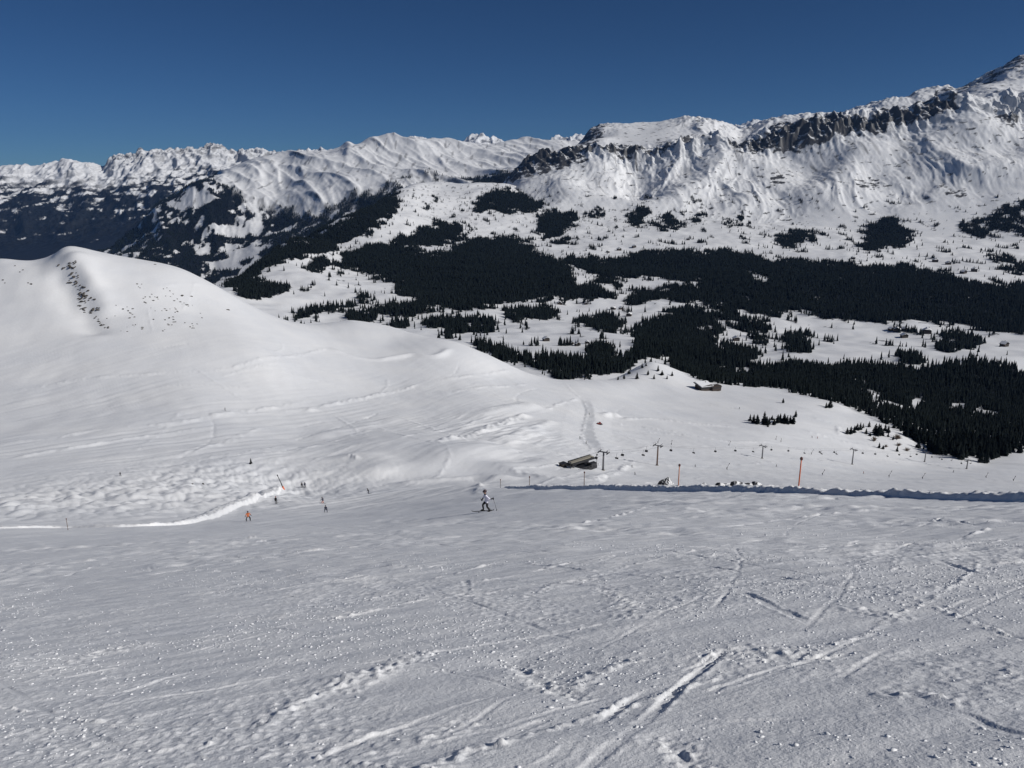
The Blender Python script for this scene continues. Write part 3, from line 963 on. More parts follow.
# step the lowest ribs off so the foot runs out smoothly on the plateau
Z = Z + dzm
st = steep(X, Y, Z)
CLIFF = raster([
    [(500, 182), (505, 172), (515, 160), (530, 151), (555, 146), (575, 146), (592, 150), (594, 156), (582, 160), (586, 166), (565, 172), (540, 178), (518, 183)],
    [(576, 146), (586, 132), (600, 122), (608, 125), (602, 136), (590, 148)],
    (0.7, [(596, 150), (640, 146), (655, 150), (640, 158), (615, 162), (600, 158)]),
    (0.55, [(655, 140), (680, 138), (700, 143), (715, 150), (690, 152), (660, 158), (645, 155)]),
    (0.6, [(690, 122), (708, 124), (702, 127), (692, 127)]),
    (0.6, [(728, 152), (745, 142), (762, 146), (750, 160), (732, 162)]),
    (0.9, [(745, 150), (768, 140), (776, 127), (800, 126), (820, 122), (838, 118), (856, 124), (870, 118), (885, 112), (905, 110), (925, 106), (955, 106), (960, 116), (935, 120), (915, 122), (895, 126), (880, 134), (862, 136), (845, 138), (822, 146), (800, 150), (775, 150), (752, 158)]),
    (0.85, [(772, 172), (785, 170), (788, 182), (770, 186)]), (0.85, [(854, 176), (880, 170), (880, 184), (858, 188)]),
    (0.8, [(950, 186), (966, 188), (966, 196), (945, 196)]), (0.8, [(994, 118), (1016, 112), (1020, 124), (1000, 128)]),
    (0.8, [(930, 96), (965, 80), (1000, 66), (1024, 58), (1024, 70), (1000, 78), (970, 90), (945, 98)]),
])
cl = sample(CLIFF, PX0 + 4 * noise(X / 60, Y / 60, 150) + 2 * noise(X / 20, Z / 20, 152), PY0 + 3 * noise(X / 50, Z / 30, 151))
nzr = fbm(X / 70, Z / 35 + Y / 90, 4, 155, 0.65)
rock = np.clip(sstep(0.20, 0.5, cl * 0.95 - 0.42 + 1.0 * nzr - 0.5 * sstep(0.15, 0.75, noise(wx / 48 + Z / 120, Z / 190, 126))) + sstep(0.62, 0.48, st + 0.16 * nzr) * sstep(1.6, 2.6, T) * (0.3 + 0.7 * np.clip(cl * 1.5, 0, 1)), 0, 1)
rock = np.clip(rock * 0.96 + 0.6 * sstep(0.55, 0.95, fbm(wx / 24 + Y / 500, Y / 240, 3, 158)) * sstep(1.2, 2.5, T) * (1 - dome), 0, 1)
streak = sstep(0.35, 0.8, noise(X / 35 + Y / 300, Y / 260, 160)) * np.exp(-((T - 2.7) / 0.6) ** 2) * 0.3
rock = np.clip(rock + streak * (1 - dome), 0, 1)
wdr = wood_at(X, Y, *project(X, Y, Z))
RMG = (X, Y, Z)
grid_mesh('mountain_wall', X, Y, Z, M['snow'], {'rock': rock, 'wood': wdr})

# --- the range on the left of the valley
LR = [
    ([(-260, 330), (0, 320), (120, 310), (230, 300), (300, 292), (400, 250), (500, 230), (700, 230)], 6300),
    ([(-260, 300), (0, 292), (60, 288), (100, 272), (130, 262), (170, 262), (215, 270), (250, 258), (300, 240), (360, 220), (420, 210), (500, 200), (700, 205)], 7400),
    ([(-260, 296), (0, 290), (60, 286), (90, 268), (115, 250), (145, 235), (190, 228), (230, 225), (270, 222), (320, 205), (370, 190), (410, 182), (450, 184), (500, 184), (700, 190)], 8500),
    ([(-260, 290), (0, 286), (60, 282), (90, 262), (110, 244), (132, 226), (160, 202), (190, 186), (215, 183), (245, 190), (275, 192), (310, 180), (350, 172), (390, 172), (430, 165), (480, 168), (540, 165), (600, 170), (700, 180)], 9400),
    ([(-260, 290), (0, 288), (60, 285), (90, 266), (110, 248), (132, 230), (160, 207), (185, 186), (205, 176), (222, 171), (250, 172), (280, 172), (310, 163), (350, 158), (380, 156), (430, 152), (480, 154), (540, 150), (600, 158), (700, 175)], 10200),
    ([(-260, 300), (0, 297), (60, 292), (100, 270), (150, 235), (200, 195), (222, 172), (238, 164), (262, 158), (285, 152), (298, 149), (320, 148), (340, 146), (348, 142.5), (354, 146), (368, 139), (384, 136.5), (400, 138), (430, 137), (455, 139.5), (480, 142), (510, 139), (540, 135.5), (560, 135.5), (580, 139), (600, 145), (700, 165)], 11200),
    ([(-260, 320), (0, 315), (150, 270), (222, 215), (300, 190), (400, 170), (560, 165), (700, 190)], 12500),
]
X, Y, Z, T = contour_sheet(LR, 900, 330, -0.98, 0.28)
PX0, PY0 = project(X, Y, Z)
wx = X + 70 * noise(X / 900, Y / 1500, 201)
sm = sstep(0.6, 2, T) * (1 - 0.4 * sstep(4.6, 5.2, T))
g1 = ridged(wx / 760 + Y / 1250, Y / 3000, 3, 202)
g2 = ridged(wx / 230 + Y / 640, Y / 1700, 3, 210)
Z = Z + sm * (62 * (g1 - 0.8) + 10 * (g2 - 0.8)) + 55 * sm * fbm(X / 1300, Y / 1500, 2, 217) + 5 * fbm(X / 140, Y / 260, 4, 215) * sm + 1.6 * sm * noise(wx / 45 + Y / 1200, Y / 500, 216)
st = steep(X, Y, Z)
n1 = fbm(X / 420 + 0.3 * Y / 420, Y / 800, 5, 220, 0.6)
tree_py = np.interp(PX0, [-260, 100, 150, 185, 212, 222, 240, 280, 310, 340, 365, 385, 410, 430, 480, 560, 700], [250, 244, 200, 168, 170, 184, 199, 211, 214, 204, 198, 188, 181, 178, 176, 175, 180])
below = sstep(-7, 7, PY0 - tree_py + 7 * n1 + 6 * fbm(wx / 90 + Y / 900, Y / 500, 3, 234))
SN = raster([[(186, 195), (205, 193), (220, 200), (205, 208), (190, 208)], [(148, 190), (160, 188), (163, 195), (150, 197)],
             [(210, 228), (235, 225), (255, 228), (235, 234), (212, 234)], [(222, 250), (256, 240), (262, 256), (235, 260)], [(205, 262), (235, 256), (245, 268), (215, 272)],
             [(165, 200), (185, 198), (190, 206), (168, 206)], [(325, 222), (345, 216), (350, 222), (330, 230)]])
sn = sample(SN, PX0 + 5 * noise(X / 150, Y / 150, 230), PY0 + 3 * noise(X / 150, Y / 150, 231))
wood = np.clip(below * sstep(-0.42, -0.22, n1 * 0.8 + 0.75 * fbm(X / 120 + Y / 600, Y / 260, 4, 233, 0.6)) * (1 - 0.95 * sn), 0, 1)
rock = sstep(0.68, 0.52, st + 0.12 * fbm(X / 120, Z / 60, 3, 235)) * 0.9
rock = np.clip(rock + 0.55 * sstep(0.38, 0.8, fbm(wx / 60 + Y / 1500, Y / 420, 3, 237)) * sstep(1, 3, T), 0, 1)
LRG, LRW = (X, Y, Z), wood
LRP = (PX0, PY0)
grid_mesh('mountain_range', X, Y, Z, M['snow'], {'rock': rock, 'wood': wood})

# --- the far side of the main valley
FR = [
    ([(-260, 300), (0, 290), (100, 270), (200, 240), (400, 230)], 9800),
    ([(-260, 262), (0, 256), (60, 250), (120, 240), (200, 222), (300, 200), (400, 195)], 12200),
    ([(-260, 240), (0, 236), (60, 230), (120, 222), (200, 205), (300, 185), (400, 185)], 13600),
    ([(-260, 215), (0, 208), (60, 206), (120, 198), (200, 180), (300, 172), (400, 175)], 14800),
    ([(-260, 190), (0, 186), (60, 186), (120, 178), (160, 172), (200, 168), (300, 163), (400, 165)], 16000),
    ([(-260, 170), (-100, 168), (0, 164), (10, 162), (30, 165), (45, 161), (62, 157.5), (78, 159), (90, 162), (103, 164.5), (108, 156), (116, 151.5), (135, 150), (142, 147), (158, 149), (175, 147), (195, 147.5), (205, 143), (211, 140.5), (222, 144), (235, 149), (250, 147.5), (265, 147), (282, 152), (300, 153), (400, 160)], 17500),
    ([(-260, 200), (0, 195), (200, 190), (400, 190)], 19500),
]
X, Y, Z, T = contour_sheet(FR, 800, 300, -1.0, -0.02)
PX0, PY0 = project(X, Y, Z)
sm = sstep(0.8, 2.2, T)
g1 = ridged(X / 900 + Y / 2500, Y / 2600, 4, 302)
Z = Z + sm * (80 * (g1 - 0.8) + 40 * (ridged(X / 260, Y / 500, 3, 310) - 0.8)) * (1 - 0.45 * sstep(4.6, 5, T)) + sm * 20 * fbm(X / 150, Y / 200, 4, 312)
crag = sstep(100, 112, PX0) * sstep(4.2, 5, T)
Z = Z + crag * 55 * fbm(X / 200, Y / 260, 4, 315, 0.65)
st = steep(X, Y, Z)
n1 = fbm(X / 330 + Y / 2600, Z / 150 + Y / 1300, 5, 320, 0.66)
tree_py = np.interp(PX0, [-260, 0, 50, 100, 150, 200, 300], [178, 180, 184, 184, 176, 170, 168])
below = sstep(-8, 8, PY0 - tree_py + 7 * n1)
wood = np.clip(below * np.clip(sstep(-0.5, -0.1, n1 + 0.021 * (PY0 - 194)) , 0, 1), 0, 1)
rock = np.clip(sstep(0.84, 0.66, st + 0.15 * fbm(X / 160, Z / 60, 3, 325)) * (0.35 + 0.35 * crag) + crag * 0.35 * sstep(0.1, 0.5, fbm(X / 250, Z / 70, 4, 327)), 0, 1)
FRW = wood
FRG = (X, Y, Z)
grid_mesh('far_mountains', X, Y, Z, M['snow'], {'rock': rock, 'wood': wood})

# --- peaks on the horizon
DP = [
    ([(200, 200), (1200, 190)], 19500),
    ([(200, 175), (380, 158), (600, 160), (700, 150), (900, 140), (1200, 150)], 21500),
    ([(200, 165), (290, 150), (330, 147), (340, 150), (385, 139), (396, 136), (405, 137), (412, 135.5), (424, 137), (436, 142), (462, 142), (470, 134), (478, 131), (488, 134), (500, 139), (520, 140), (540, 142), (553, 136), (562, 133.5), (570, 136), (578, 132.5), (586, 134), (600, 142), (680, 130), (700, 124), (720, 121), (735, 124), (748, 120), (757, 117.5), (768, 121), (780, 124), (850, 125), (1200, 140)], 23500),
    ([(200, 200), (1200, 190)], 25500),
]
X, Y, Z, T = contour_sheet(DP, 900, 120, -0.42, 0.6)
Z = Z + sstep(0.6, 1.6, T) * (60 * (ridged(X / 420, Y / 900, 4, 402) - 0.8) + 40 * fbm(X / 130, Y / 200, 4, 405, 0.6))
st = steep(X, Y, Z)
rock = np.clip(sstep(0.1, 0.6, fbm(X / 220, Z / 90, 4, 410)) * 0.75, 0, 1)
grid_mesh('horizon_peaks', X, Y, Z, M['snow'], {'rock': rock, 'wood': rock * 0})


# ------------------------------------------------------------------ things: helpers
def thing(name, label, cat, loc=(0, 0, 0), rotz=0.0, group=None):
    o = bpy.data.objects.new(name, None)
    o.empty_display_size = 0.2
    COL.objects.link(o)
    o.location = loc
    o.rotation_euler = (0, 0, rotz)
    o['label'] = label
    o['category'] = cat
    if group:
        o['group'] = group
    return o


def tag(o, label, cat, group=None, kind=None):
    o['label'] = label
    o['category'] = cat
    if group:
        o['group'] = group
    if kind:
        o['kind'] = kind
    elif 'kind' in o:
        del o['kind']
    return o


def dup(root, loc, rotz=None, scale=None, label=None, group=None, euler=None):
    r = root.copy()
    COL.objects.link(r)
    r.location = loc
    if rotz is not None:
        r.rotation_euler = (0, 0, rotz)
    if euler is not None:
        r.rotation_euler = euler
    if scale is not None:
        r.scale = scale if hasattr(scale, '__len__') else (scale,) * 3
    if label:
        r['label'] = label
    if group:
        r['group'] = group
    for ch in list(root.children):
        c = ch.copy()
        COL.objects.link(c)
        c.parent = r
        for g in ch.children:
            d = g.copy()
            COL.objects.link(d)
            d.parent = c
    return r


def obj(name, bm, mat, parent=None, smooth=False, bevel=0):
    if bevel:
        bmesh.ops.bevel(bm, geom=[e for e in bm.edges if e.calc_face_angle(0) > 0.6], offset=bevel, segments=2, affect='EDGES')
    bmesh.ops.recalc_face_normals(bm, faces=bm.faces)
    me = bpy.data.meshes.new(name)
    bm.to_mesh(me)
    bm.free()
    for mt in (mat if isinstance(mat, (list, tuple)) else [mat]):
        me.materials.append(mt)
    if smooth:
        for p in me.polygons:
            p.use_smooth = True
    o = bpy.data.objects.new(name, me)
    COL.objects.link(o)
    if parent:
        o.parent = parent
    return o


def BM():
    return bmesh.new()


def box(bm, c, s, rot=None):
    mtx = Matrix.Translation(c)
    if rot is not None:
        mtx = mtx @ Euler(rot).to_matrix().to_4x4()
    bmesh.ops.create_cube(bm, size=1.0, matrix=mtx @ Matrix.Diagonal((*s, 1)))
    return bm


def tube(bm, a, b, r0, r1=None, seg=10):
    a, b = Vector(a), Vector(b)
    d = b - a
    q = d.to_track_quat('Z', 'Y').to_matrix().to_4x4()
    bmesh.ops.create_cone(bm, cap_ends=True, segments=seg, radius1=r0, radius2=r0 if r1 is None else r1, depth=d.length,
                          matrix=Matrix.Translation((a + b) / 2) @ q)
    return bm


def ball(bm, c, r, sub=2, scale=(1, 1, 1)):
    bmesh.ops.create_icosphere(bm, subdivisions=sub, radius=r, matrix=Matrix.Translation(c) @ Matrix.Diagonal((*scale, 1)))
    return bm


def poly_prism(bm, pts2, y0, y1):
    """outline in x,z swept from y0 to y1"""
    a = [bm.verts.new((x, y0, z)) for x, z in pts2]
    b = [bm.verts.new((x, y1, z)) for x, z in pts2]
    nn = len(a)
    bm.faces.new(a)
    bm.faces.new(b[::-1])
    for i in range(nn):
        bm.faces.new((a[i], b[i], b[(i + 1) % nn], a[(i + 1) % nn]))
    return bm


# ------------------------------------------------------------------ snow banks along the piste
def bank(name, P, H, Wd, label, step=0.12, lump=0.12, ncr=26, face=1):
    """P: list of ground points; profile rises steeply on the piste side and falls gently behind"""
    Q = smooth_line([p[:2] for p in P], 10)
    seg = np.hypot(*(np.diff(Q, axis=0).T))
    cum = np.concatenate([[0], np.cumsum(seg)])
    hh = np.interp(np.linspace(0, 1, len(Q)), np.linspace(0, 1, len(H)), H)
    ns = int(cum[-1] / step)
    s = np.linspace(0, cum[-1], ns)
    cx, cy = np.interp(s, cum, Q[:, 0]), np.interp(s, cum, Q[:, 1])
    hs = np.interp(s, cum, hh)
    k = max(3, int(2.0 / step))
    tx, ty = np.gradient(cx), np.gradient(cy)
    ker = np.ones(k) / k
    tx, ty = np.convolve(np.pad(tx, k, 'edge'), ker, 'same')[k:-k], np.convolve(np.pad(ty, k, 'edge'), ker, 'same')[k:-k]
    ln = np.hypot(tx, ty)
    nx, ny = -ty / ln * face, tx / ln * face
    # cross profile: t from the piste (negative) to behind
    t = np.concatenate([np.linspace(-0.25, 0.25, ncr // 2), np.linspace(0.3, 1.0, ncr - ncr // 2)])
    prof = sstep(-0.05, 0.07, t) * (1 - sstep(0.3, 1.0, t))
    wv = t * Wd
    X = cx[:, None] + nx[:, None] * wv[None]
    Y = cy[:, None] + ny[:, None] * wv[None]
    gz = ground(X.ravel(), Y.ravel()).reshape(X.shape)
    edge = sstep(0, 3, s) * sstep(0, 3, cum[-1] - s)
    hv = hs[:, None] * (1 + 0.22 * noise(s / 3.0, s * 0 + 0.5, 77)[:, None] + 0.10 * fbm(s / 0.5, s * 0 + 0.5, 3, 78)[:, None]) * edge[:, None]
    Z = gz - 0.08 + prof[None] * (hv + 0.06)
    lm = fbm(X / 0.55, Y / 0.55, 3, 79, 0.6)
    Z += prof[None] * lump * lm * edge[:, None]
    X += prof[None] * lump * 0.5 * noise(X / 0.4, Y / 0.4 + Z, 73)
    o = grid_mesh(name, X, Y, Z, M['piste'])
    tag(o, label, 'snow bank')
    return o


RB = [on(a, b) for a, b in ((1110, 25), (1024, 30.5), (950, 34.5), (900, 37.5), (850, 40.3), (798, 43.3), (740, 49), (678, 58), (630, 69), (584, 85), (555, 98), (530, 112), (512, 128), (503, 140))]
bank('snow_bank', RB, [0.30, 0.32, 0.34, 0.37, 0.38, 0.4, 0.42, 0.45, 0.48, 0.48, 0.45, 0.4, 0.35, 0.15], 2.6,
     'lumpy snow bank with shaded face along right edge of piste', face=-1, lump=0.13)
LB = [spot(a, b) for a, b in ((-70, 531), (0, 528.5), (60, 528), (120, 527), (170, 525.5), (205, 520), (230, 512), (255, 502), (284, 489))]
bank('snow_bank', LB, [0.35, 0.3, 0.3, 0.35, 0.5, 0.85, 1.15, 1.3, 0.9], 5.0,
     'bright sunlit snow bank curving along left edge of piste', step=0.35, lump=0.16, face=1)

# loose snow clods lying on the piste (nobody could count them)
cand = 260000
yy = 2.8 * (30 / 2.8) ** RNG.random(cand)
xx = (RNG.random(cand) * 2 - 1) * 0.8 * (yy + 2.5)
pt_ = fbm(xx / 4.0 + 0.5 * yy / 4.0, yy / 5.0, 3, 22)
keep = RNG.random(cand) < np.clip(0.02 + 0.34 * (pt_ + 0.04) + 0.06 * sstep(0, 5, xx), 0.006, 0.45) * (1 - 0.93 * sstep(7, 25, yy))
xx, yy = xx[keep], yy[keep]
zz = ground(xx, yy)
rr = 0.003 + 0.011 * RNG.random(len(xx)) ** 3.0 + 0.0005 * yy
ico_v = []
bmi = BM()
bmesh.ops.create_icosphere(bmi, subdivisions=1, radius=1)
bmi.verts.ensure_lookup_table()
ico_v = np.array([v.co[:] for v in bmi.verts])
ico_f = np.array([[v.index for v in f.verts] for f in bmi.faces])
bmi.free()
nv = len(ico_v)
VV = ico_v[None] * rr[:, None, None] * (1 + 0.35 * RNG.standard_normal((len(xx), nv, 1)))
VV *= np.stack([0.8 + 0.6 * RNG.random(len(xx)), 0.8 + 0.6 * RNG.random(len(xx)), 0.32 + 0.3 * RNG.random(len(xx))], 1)[:, None]
VV += np.stack([xx, yy, zz + rr * 0.05], 1)[:, None]
FF = ico_f[None] + (np.arange(len(xx)) * nv)[:, None, None]
o = raw_mesh('snow_clods', VV.reshape(-1, 3), FF.reshape(-1, 3), M['clod'], smooth=False, kind='stuff')
tag(o, 'loose icy snow clods strewn over the piste', 'snow', kind='stuff')


# ------------------------------------------------------------------ conifers
def far_tree(seed):
    """small tree for the woods: four ragged tiers, unit height"""
    r = random.Random(seed)
    vs, fs = [], []
    tiers = 4
    for k in range(tiers):
        z0 = 0.06 + 0.72 * k / tiers
        z1 = z0 + 0.40 if k < tiers - 1 else 1.0
        rad = 0.17 * (1 - 0.85 * k / tiers) * r.uniform(0.85, 1.15)
        b = len(vs)
        vs.append((r.uniform(-.01, .01), r.uniform(-.01, .01), min(z1, 1.0)))
        ns = 6
        for i in range(ns):
            a = 2 * math.pi * (i + 0.5 * (k % 2)) / ns + r.uniform(-.2, .2)
            q = rad * r.uniform(0.65, 1.2)
            vs.append((q * math.cos(a), q * math.sin(a), z0 + r.uniform(-.03, .03)))
        for i in range(ns):
            fs.append((b, b + 1 + i, b + 1 + (i + 1) % ns))
    return np.array(vs), np.array(fs)


def near_crown(seed, h=1.0, wide=0.20):
    """crown of whorled, drooping, ragged boughs"""
    r = random.Random(seed)
    bm = BM()
    nt_ = 13
    for k in range(nt_):
        f = k / (nt_ - 1)
        z = 0.10 + 0.88 * f
        rad = wide * (1 - f) ** 0.85 * r.uniform(0.75, 1.15) + 0.008
        nb = max(5, int(11 - 5 * f))
        for i in range(nb):
            if r.random() < 0.10:
                continue
            a = 2 * math.pi * (i + r.uniform(-.3, .3)) / nb + k
            q = rad * r.uniform(0.6, 1.2)
            d = Vector((math.cos(a), math.sin(a), 0))
            t = Vector((-math.sin(a), math.cos(a), 0))
            w = q * 0.36 + 0.008
            base = Vector((0, 0, z + 0.055 * (1 - f * 0.5)))
            tip = d * q + Vector((0, 0, z - 0.045 * r.uniform(0.3, 1.3)))
            m1 = d * q * 0.62 + t * w + Vector((0, 0, z - 0.01))
            m2 = d * q * 0.62 - t * w + Vector((0, 0, z - 0.01))
            lowm = d * q * 0.5 + Vector((0, 0, z - 0.05))
            v = [bm.verts.new(p * h) for p in (base, m1, tip, m2, lowm)]
            bm.faces.new((v[0], v[1], v[2]))
            bm.faces.new((v[0], v[2], v[3]))
            bm.faces.new((v[1], v[4], v[2]))
            bm.faces.new((v[4], v[3], v[2]))
    tube(bm, (0, 0, 0.93 * h), (0, 0, 1.0 * h), 0.012 * h, 0.002 * h, 5)
    return bm


TREE_PROTO = []


def make_conifer(loc, h, seed, label, group, fat=1.0):
    """first of each build carries its own meshes, later ones are copies"""
    k = seed % 5
    wide = (0.17, 0.20, 0.23, 0.19, 0.26)[k]
    found = [t for t in TREE_PROTO if t[0] == k]
    rz = RNG.random() * 6.28
    if found:
        o = dup(found[0][1], loc, rz, (h * fat, h * fat, h), label, group)
    else:
        o = thing('conifer_tree', label, 'tree', loc, rz, group)
        bm = BM()
        tube(bm, (0, 0, -0.08), (0, 0, 0.9), 0.022, 0.004, 7)
        obj('trunk', bm, M['bark'], o)
        obj('crown', near_crown(70 + k, 1.0, wide), M['needles'], o)
        o.scale = (h * fat, h * fat, h)
        TREE_PROTO.append((k, o))
    return o


def hpx(p, n):
    """height in metres of something n pixels tall standing at p"""
    dep = p[1] * CP - p[2] * SP
    return n * dep / F / 0.95


ind = 0
GA = 'dark conifers in the clump above the chairlift'
for (a, b, n_) in ((750, 421, 7), (753.5, 423, 9), (757, 424, 10), (764, 423, 12), (766.5, 425, 9), (769, 424, 7), (774, 425, 7), (777.5, 423, 9), (780, 422, 9), (784, 423, 10), (787, 424, 9), (790, 423, 8), (793, 424, 9), (795.5, 417, 7), (772, 420, 5), (768, 427, 4)):
    p = spot(a, b)
    make_conifer(p, hpx(p, n_), ind, 'dark conifer in the low clump on snow above the middle lift pylons', GA, 1.7)
    ind += 1
GB = 'conifers in the loose clump on the snow below the forest edge'
for (a, b, n_) in ((847, 434, 7), (850.5, 434, 8), (854, 433, 8), (857, 430, 7), (860, 430, 8), (866, 434, 6), (875, 435, 12), (878, 436, 13), (880, 434, 10), (885, 431, 8), (888, 433, 8), (883, 436, 5), (888, 437, 5), (870, 436, 4), (863, 428, 5), (869, 427, 6), (893, 440, 4), (879, 448, 6), (883, 449, 4)):
    p = spot(a, b)
    make_conifer(p, hpx(p, n_), ind, 'dark conifer in the loose clump below the forest edge at right', GB, 1.6)
    ind += 1
SOLO = [((826, 408), 6, 'small dark conifer left of a bigger one just below the big forest'), ((830, 408), 10, 'dark bushy conifer standing just below the dark front forest'),
        ((783, 403), 5, 'low solitary conifer on open snow right of the flat-roofed hut'),
        ((897, 451.5), 6, 'small conifer below the loose clump, beside bare brown bushes'),
        ((915, 441), 6, 'small conifer up-slope of a taller lone one near forest edge'),
        ((918, 448), 10, 'tall lone conifer on snow beside the dark forest corner'),
        ((923.5, 449), 4, 'tiny conifer right of the tall lone conifer'),
        ((916, 434), 6, 'little conifer right at the big forest edge above the lone tree'),
        ((882, 417), 6, 'small conifer on the snow rim directly under the front forest'),
        ((873, 416), 5, 'tiny conifer left of another on the snow rim under forest'),
        ((251, 464), 6, 'small dark bushy conifer alone in the snow bowl on the left')]
for (a, b), n_, lb in SOLO:
    p = spot(a, b)
    make_conifer(p, hpx(p, n_), ind, lb, None, 1.6)
    ind += 1
for (a, b, n_) in ((637, 379, 7), (648, 375, 5), (654, 379, 5), (662, 375, 5), (658, 371, 6), (642, 368, 5), (624, 379, 5), (667, 379, 4), (629, 374, 5), (646, 366, 4), (672, 376, 5), (618, 380, 4)):
    p = spot(a, b)
    make_conifer(p, hpx(p, n_), ind, 'small conifer dotting the rounded snow mound left of the hut', 'conifers on the snow mound', 1.6)
    ind += 1

def rm_z(x, y):
    X, Y, Z = RMG
    u = x / (y + OFF)
    U0, dU = X[0, 0] / (Y[0, 0] + OFF), (X[0, 1] / (Y[0, 1] + OFF) - X[0, 0] / (Y[0, 0] + OFF))
    i = np.clip(np.round((u - U0) / dU).astype(int), 0, X.shape[1] - 1)
    out = np.full(x.shape, -9e9)
    od = np.argsort(i)
    cuts = np.searchsorted(i[od], np.arange(X.shape[1] + 1))
    for c in range(X.shape[1]):
        q = od[cuts[c]:cuts[c + 1]]
        if len(q):
            out[q] = np.interp(y[q], Y[:, c], Z[:, c], left=-9e9, right=-9e9)
    return out


# --- woods: scatter over the ground, mask decides where trees grow
cand = 560000
yy = np.sqrt(RNG.random(cand) * (6400.0 ** 2 - 640.0 ** 2) + 640.0 ** 2)
ye = np.sqrt(RNG.random(40000) * (1700.0 ** 2 - 640.0 ** 2) + 640.0 ** 2)
yy = np.concatenate([yy, ye])
cand = len(yy)
xx = (RNG.random(cand) * 2 - 1) * 0.84 * yy
zz = np.maximum(ground(xx, yy), rm_z(xx, yy))
PXc, PYc = project(xx, yy, zz)
j1, j2 = 5 * noise(xx / 60, yy / 90, 81), 2.5 * noise(xx / 60, yy / 90, 82)
dens = wood_at(xx, yy, PXc, PYc)
spr = sample(WOODBLUR, PXc + 26 * RNG.standard_normal(cand) * 0.5, PYc + 9 * RNG.standard_normal(cand) * 0.5)
okp = (PYc > 172) & (PYc < 470) & (PXc > -60) & (PXc < 1130) & ((yy > 1000) | (PXc > 690))
clump = sstep(0.0, 0.5, fbm(xx / 45, yy / 70, 2, 90))
keep = okp & ((RNG.random(cand) < dens * 0.95 * np.clip(0.35 + dens * 0.65 + clump * 0.4, 0, 1)) | ((spr > 0.3) & (RNG.random(cand) < 0.07 * clump + 0.012)))
keep &= ~((yy < 1000) & (dens < 0.5))
keep |= okp & (yy > 1200) & (PYc > 198) & (PXc > 330) & (RNG.random(cand) < 0.0018)
xx, yy, zz, PXc, PYc = xx[keep], yy[keep], zz[keep], PXc[keep], PYc[keep]
# extra thickness for the nearest belt at the forest edge
hgt = 11 + 12 * RNG.random(len(xx)) + 4 * noise(xx / 120, yy / 120, 91)
hgt *= 0.62 + 0.36 * sstep(900, 1900, yy)
# trees on the foot of the mountain wall stand on it where it rises above the plateau
order = np.argsort(yy)
vis = order[(PXc[order] > 2) & (PXc[order] < 1022)]
# nearest trees become individuals; skip those right behind another (they would not show)
chosen, occ = [], {}
for i in vis:
    if yy[i] > 2300 or len(chosen) >= 300 - ind:
        break
    k = (int(PXc[i] / 4))
    top = PYc[i] - hgt[i] * F / yy[i] * 0.9
    if k in occ and top > occ[k] + 1.5:
        continue
    if k in occ and PYc[i] > occ[k] + 14:
        continue
    occ[k] = min(occ.get(k, 1e9), top)
    chosen.append(i)
inds = set(chosen)
for i in chosen:
    p = (xx[i], yy[i], zz[i] - 0.2)
    if PXc[i] > 690:
        lb, gp = 'tall dark conifer in the front rows of the big forest right of the piste', 'front conifers of the big right-hand forest'
    else:
        lb, gp = 'dark conifer in the tree belt just behind the snow crest in the centre', 'conifers behind the central crest'
    make_conifer(p, hgt[i], int(i), lb, gp, 1.25)
rest = np.array([i for i in range(len(xx)) if i not in inds])


def forest_mesh(name, px_, py_, pz_, h_, label):
    co, fc, base = [], [], 0
    var = RNG.integers(0, 6, len(px_))
    for k in range(6):
        v, f = far_tree(500 + k)
        m = var == k
        nn = int(m.sum())
        if nn == 0:
            continue
        a = RNG.random(nn) * 6.28
        c, s = np.cos(a)[:, None], np.sin(a)[:, None]
        w = (0.85 + 0.5 * RNG.random(nn))[:, None]
        hh = h_[m][:, None]
        P = np.stack([(v[None, :, 0] * c - v[None, :, 1] * s) * hh * w + px_[m][:, None],
                      (v[None, :, 0] * s + v[None, :, 1] * c) * hh * w + py_[m][:, None],
                      v[None, :, 2] * hh + pz_[m][:, None]], -1)
        co.append(P.reshape(-1, 3))
        fc.append((f[None] + (np.arange(nn) * len(v))[:, None, None]).reshape(-1, 3) + base)
        base += nn * len(v)
    o = raw_mesh(name, np.vstack(co), np.vstack(fc), M['needles'], smooth=False, kind='stuff')
    return tag(o, label, 'forest', kind='stuff')


forest_mesh('valley_forest', xx[rest], yy[rest], zz[rest] - 0.3, hgt[rest], 'dark conifer woods in patches over the snowy plateau and valley')
print('valley trees', len(rest), 'individual', len(chosen) + ind)


# woods on the range across the valley
def scatter_sheet(Gd, wood, count, hmin, hmax):
    X, Y, Z = Gd
    nr, nc = X.shape
    a = np.zeros((nr, nc))
    a[1:-1, 1:-1] = np.abs((X[1:-1, 2:] - X[1:-1, :-2]) * (Y[2:, 1:-1] - Y[:-2, 1:-1]))
    w = a * (wood > 0.5)
    w[(X / Y > 0.7) | (X / Y < -0.72)] = 0
    p = w.ravel() / w.sum()
    idx = RNG.choice(nr * nc, count, p=p)
    j, i = idx // nc, idx % nc
    j, i = np.clip(j, 1, nr - 2), np.clip(i, 1, nc - 2)
    fa, fb = RNG.random(count), RNG.random(count)

    def mixp(A):
        return (A[j, i] * (1 - fa) + A[j, i + 1] * fa) * (1 - fb) + (A[j + 1, i] * (1 - fa) + A[j + 1, i + 1] * fa) * fb
    return mixp(X), mixp(Y), mixp(Z), hmin + (hmax - hmin) * RNG.random(count)


a_, b_, c_, d_ = scatter_sheet(LRG, LRW, 42000, 20, 36)
forest_mesh('mountainside_forest', a_, b_, c_ - 0.5, d_, 'distant dark woods on the mountain flanks across the valley')

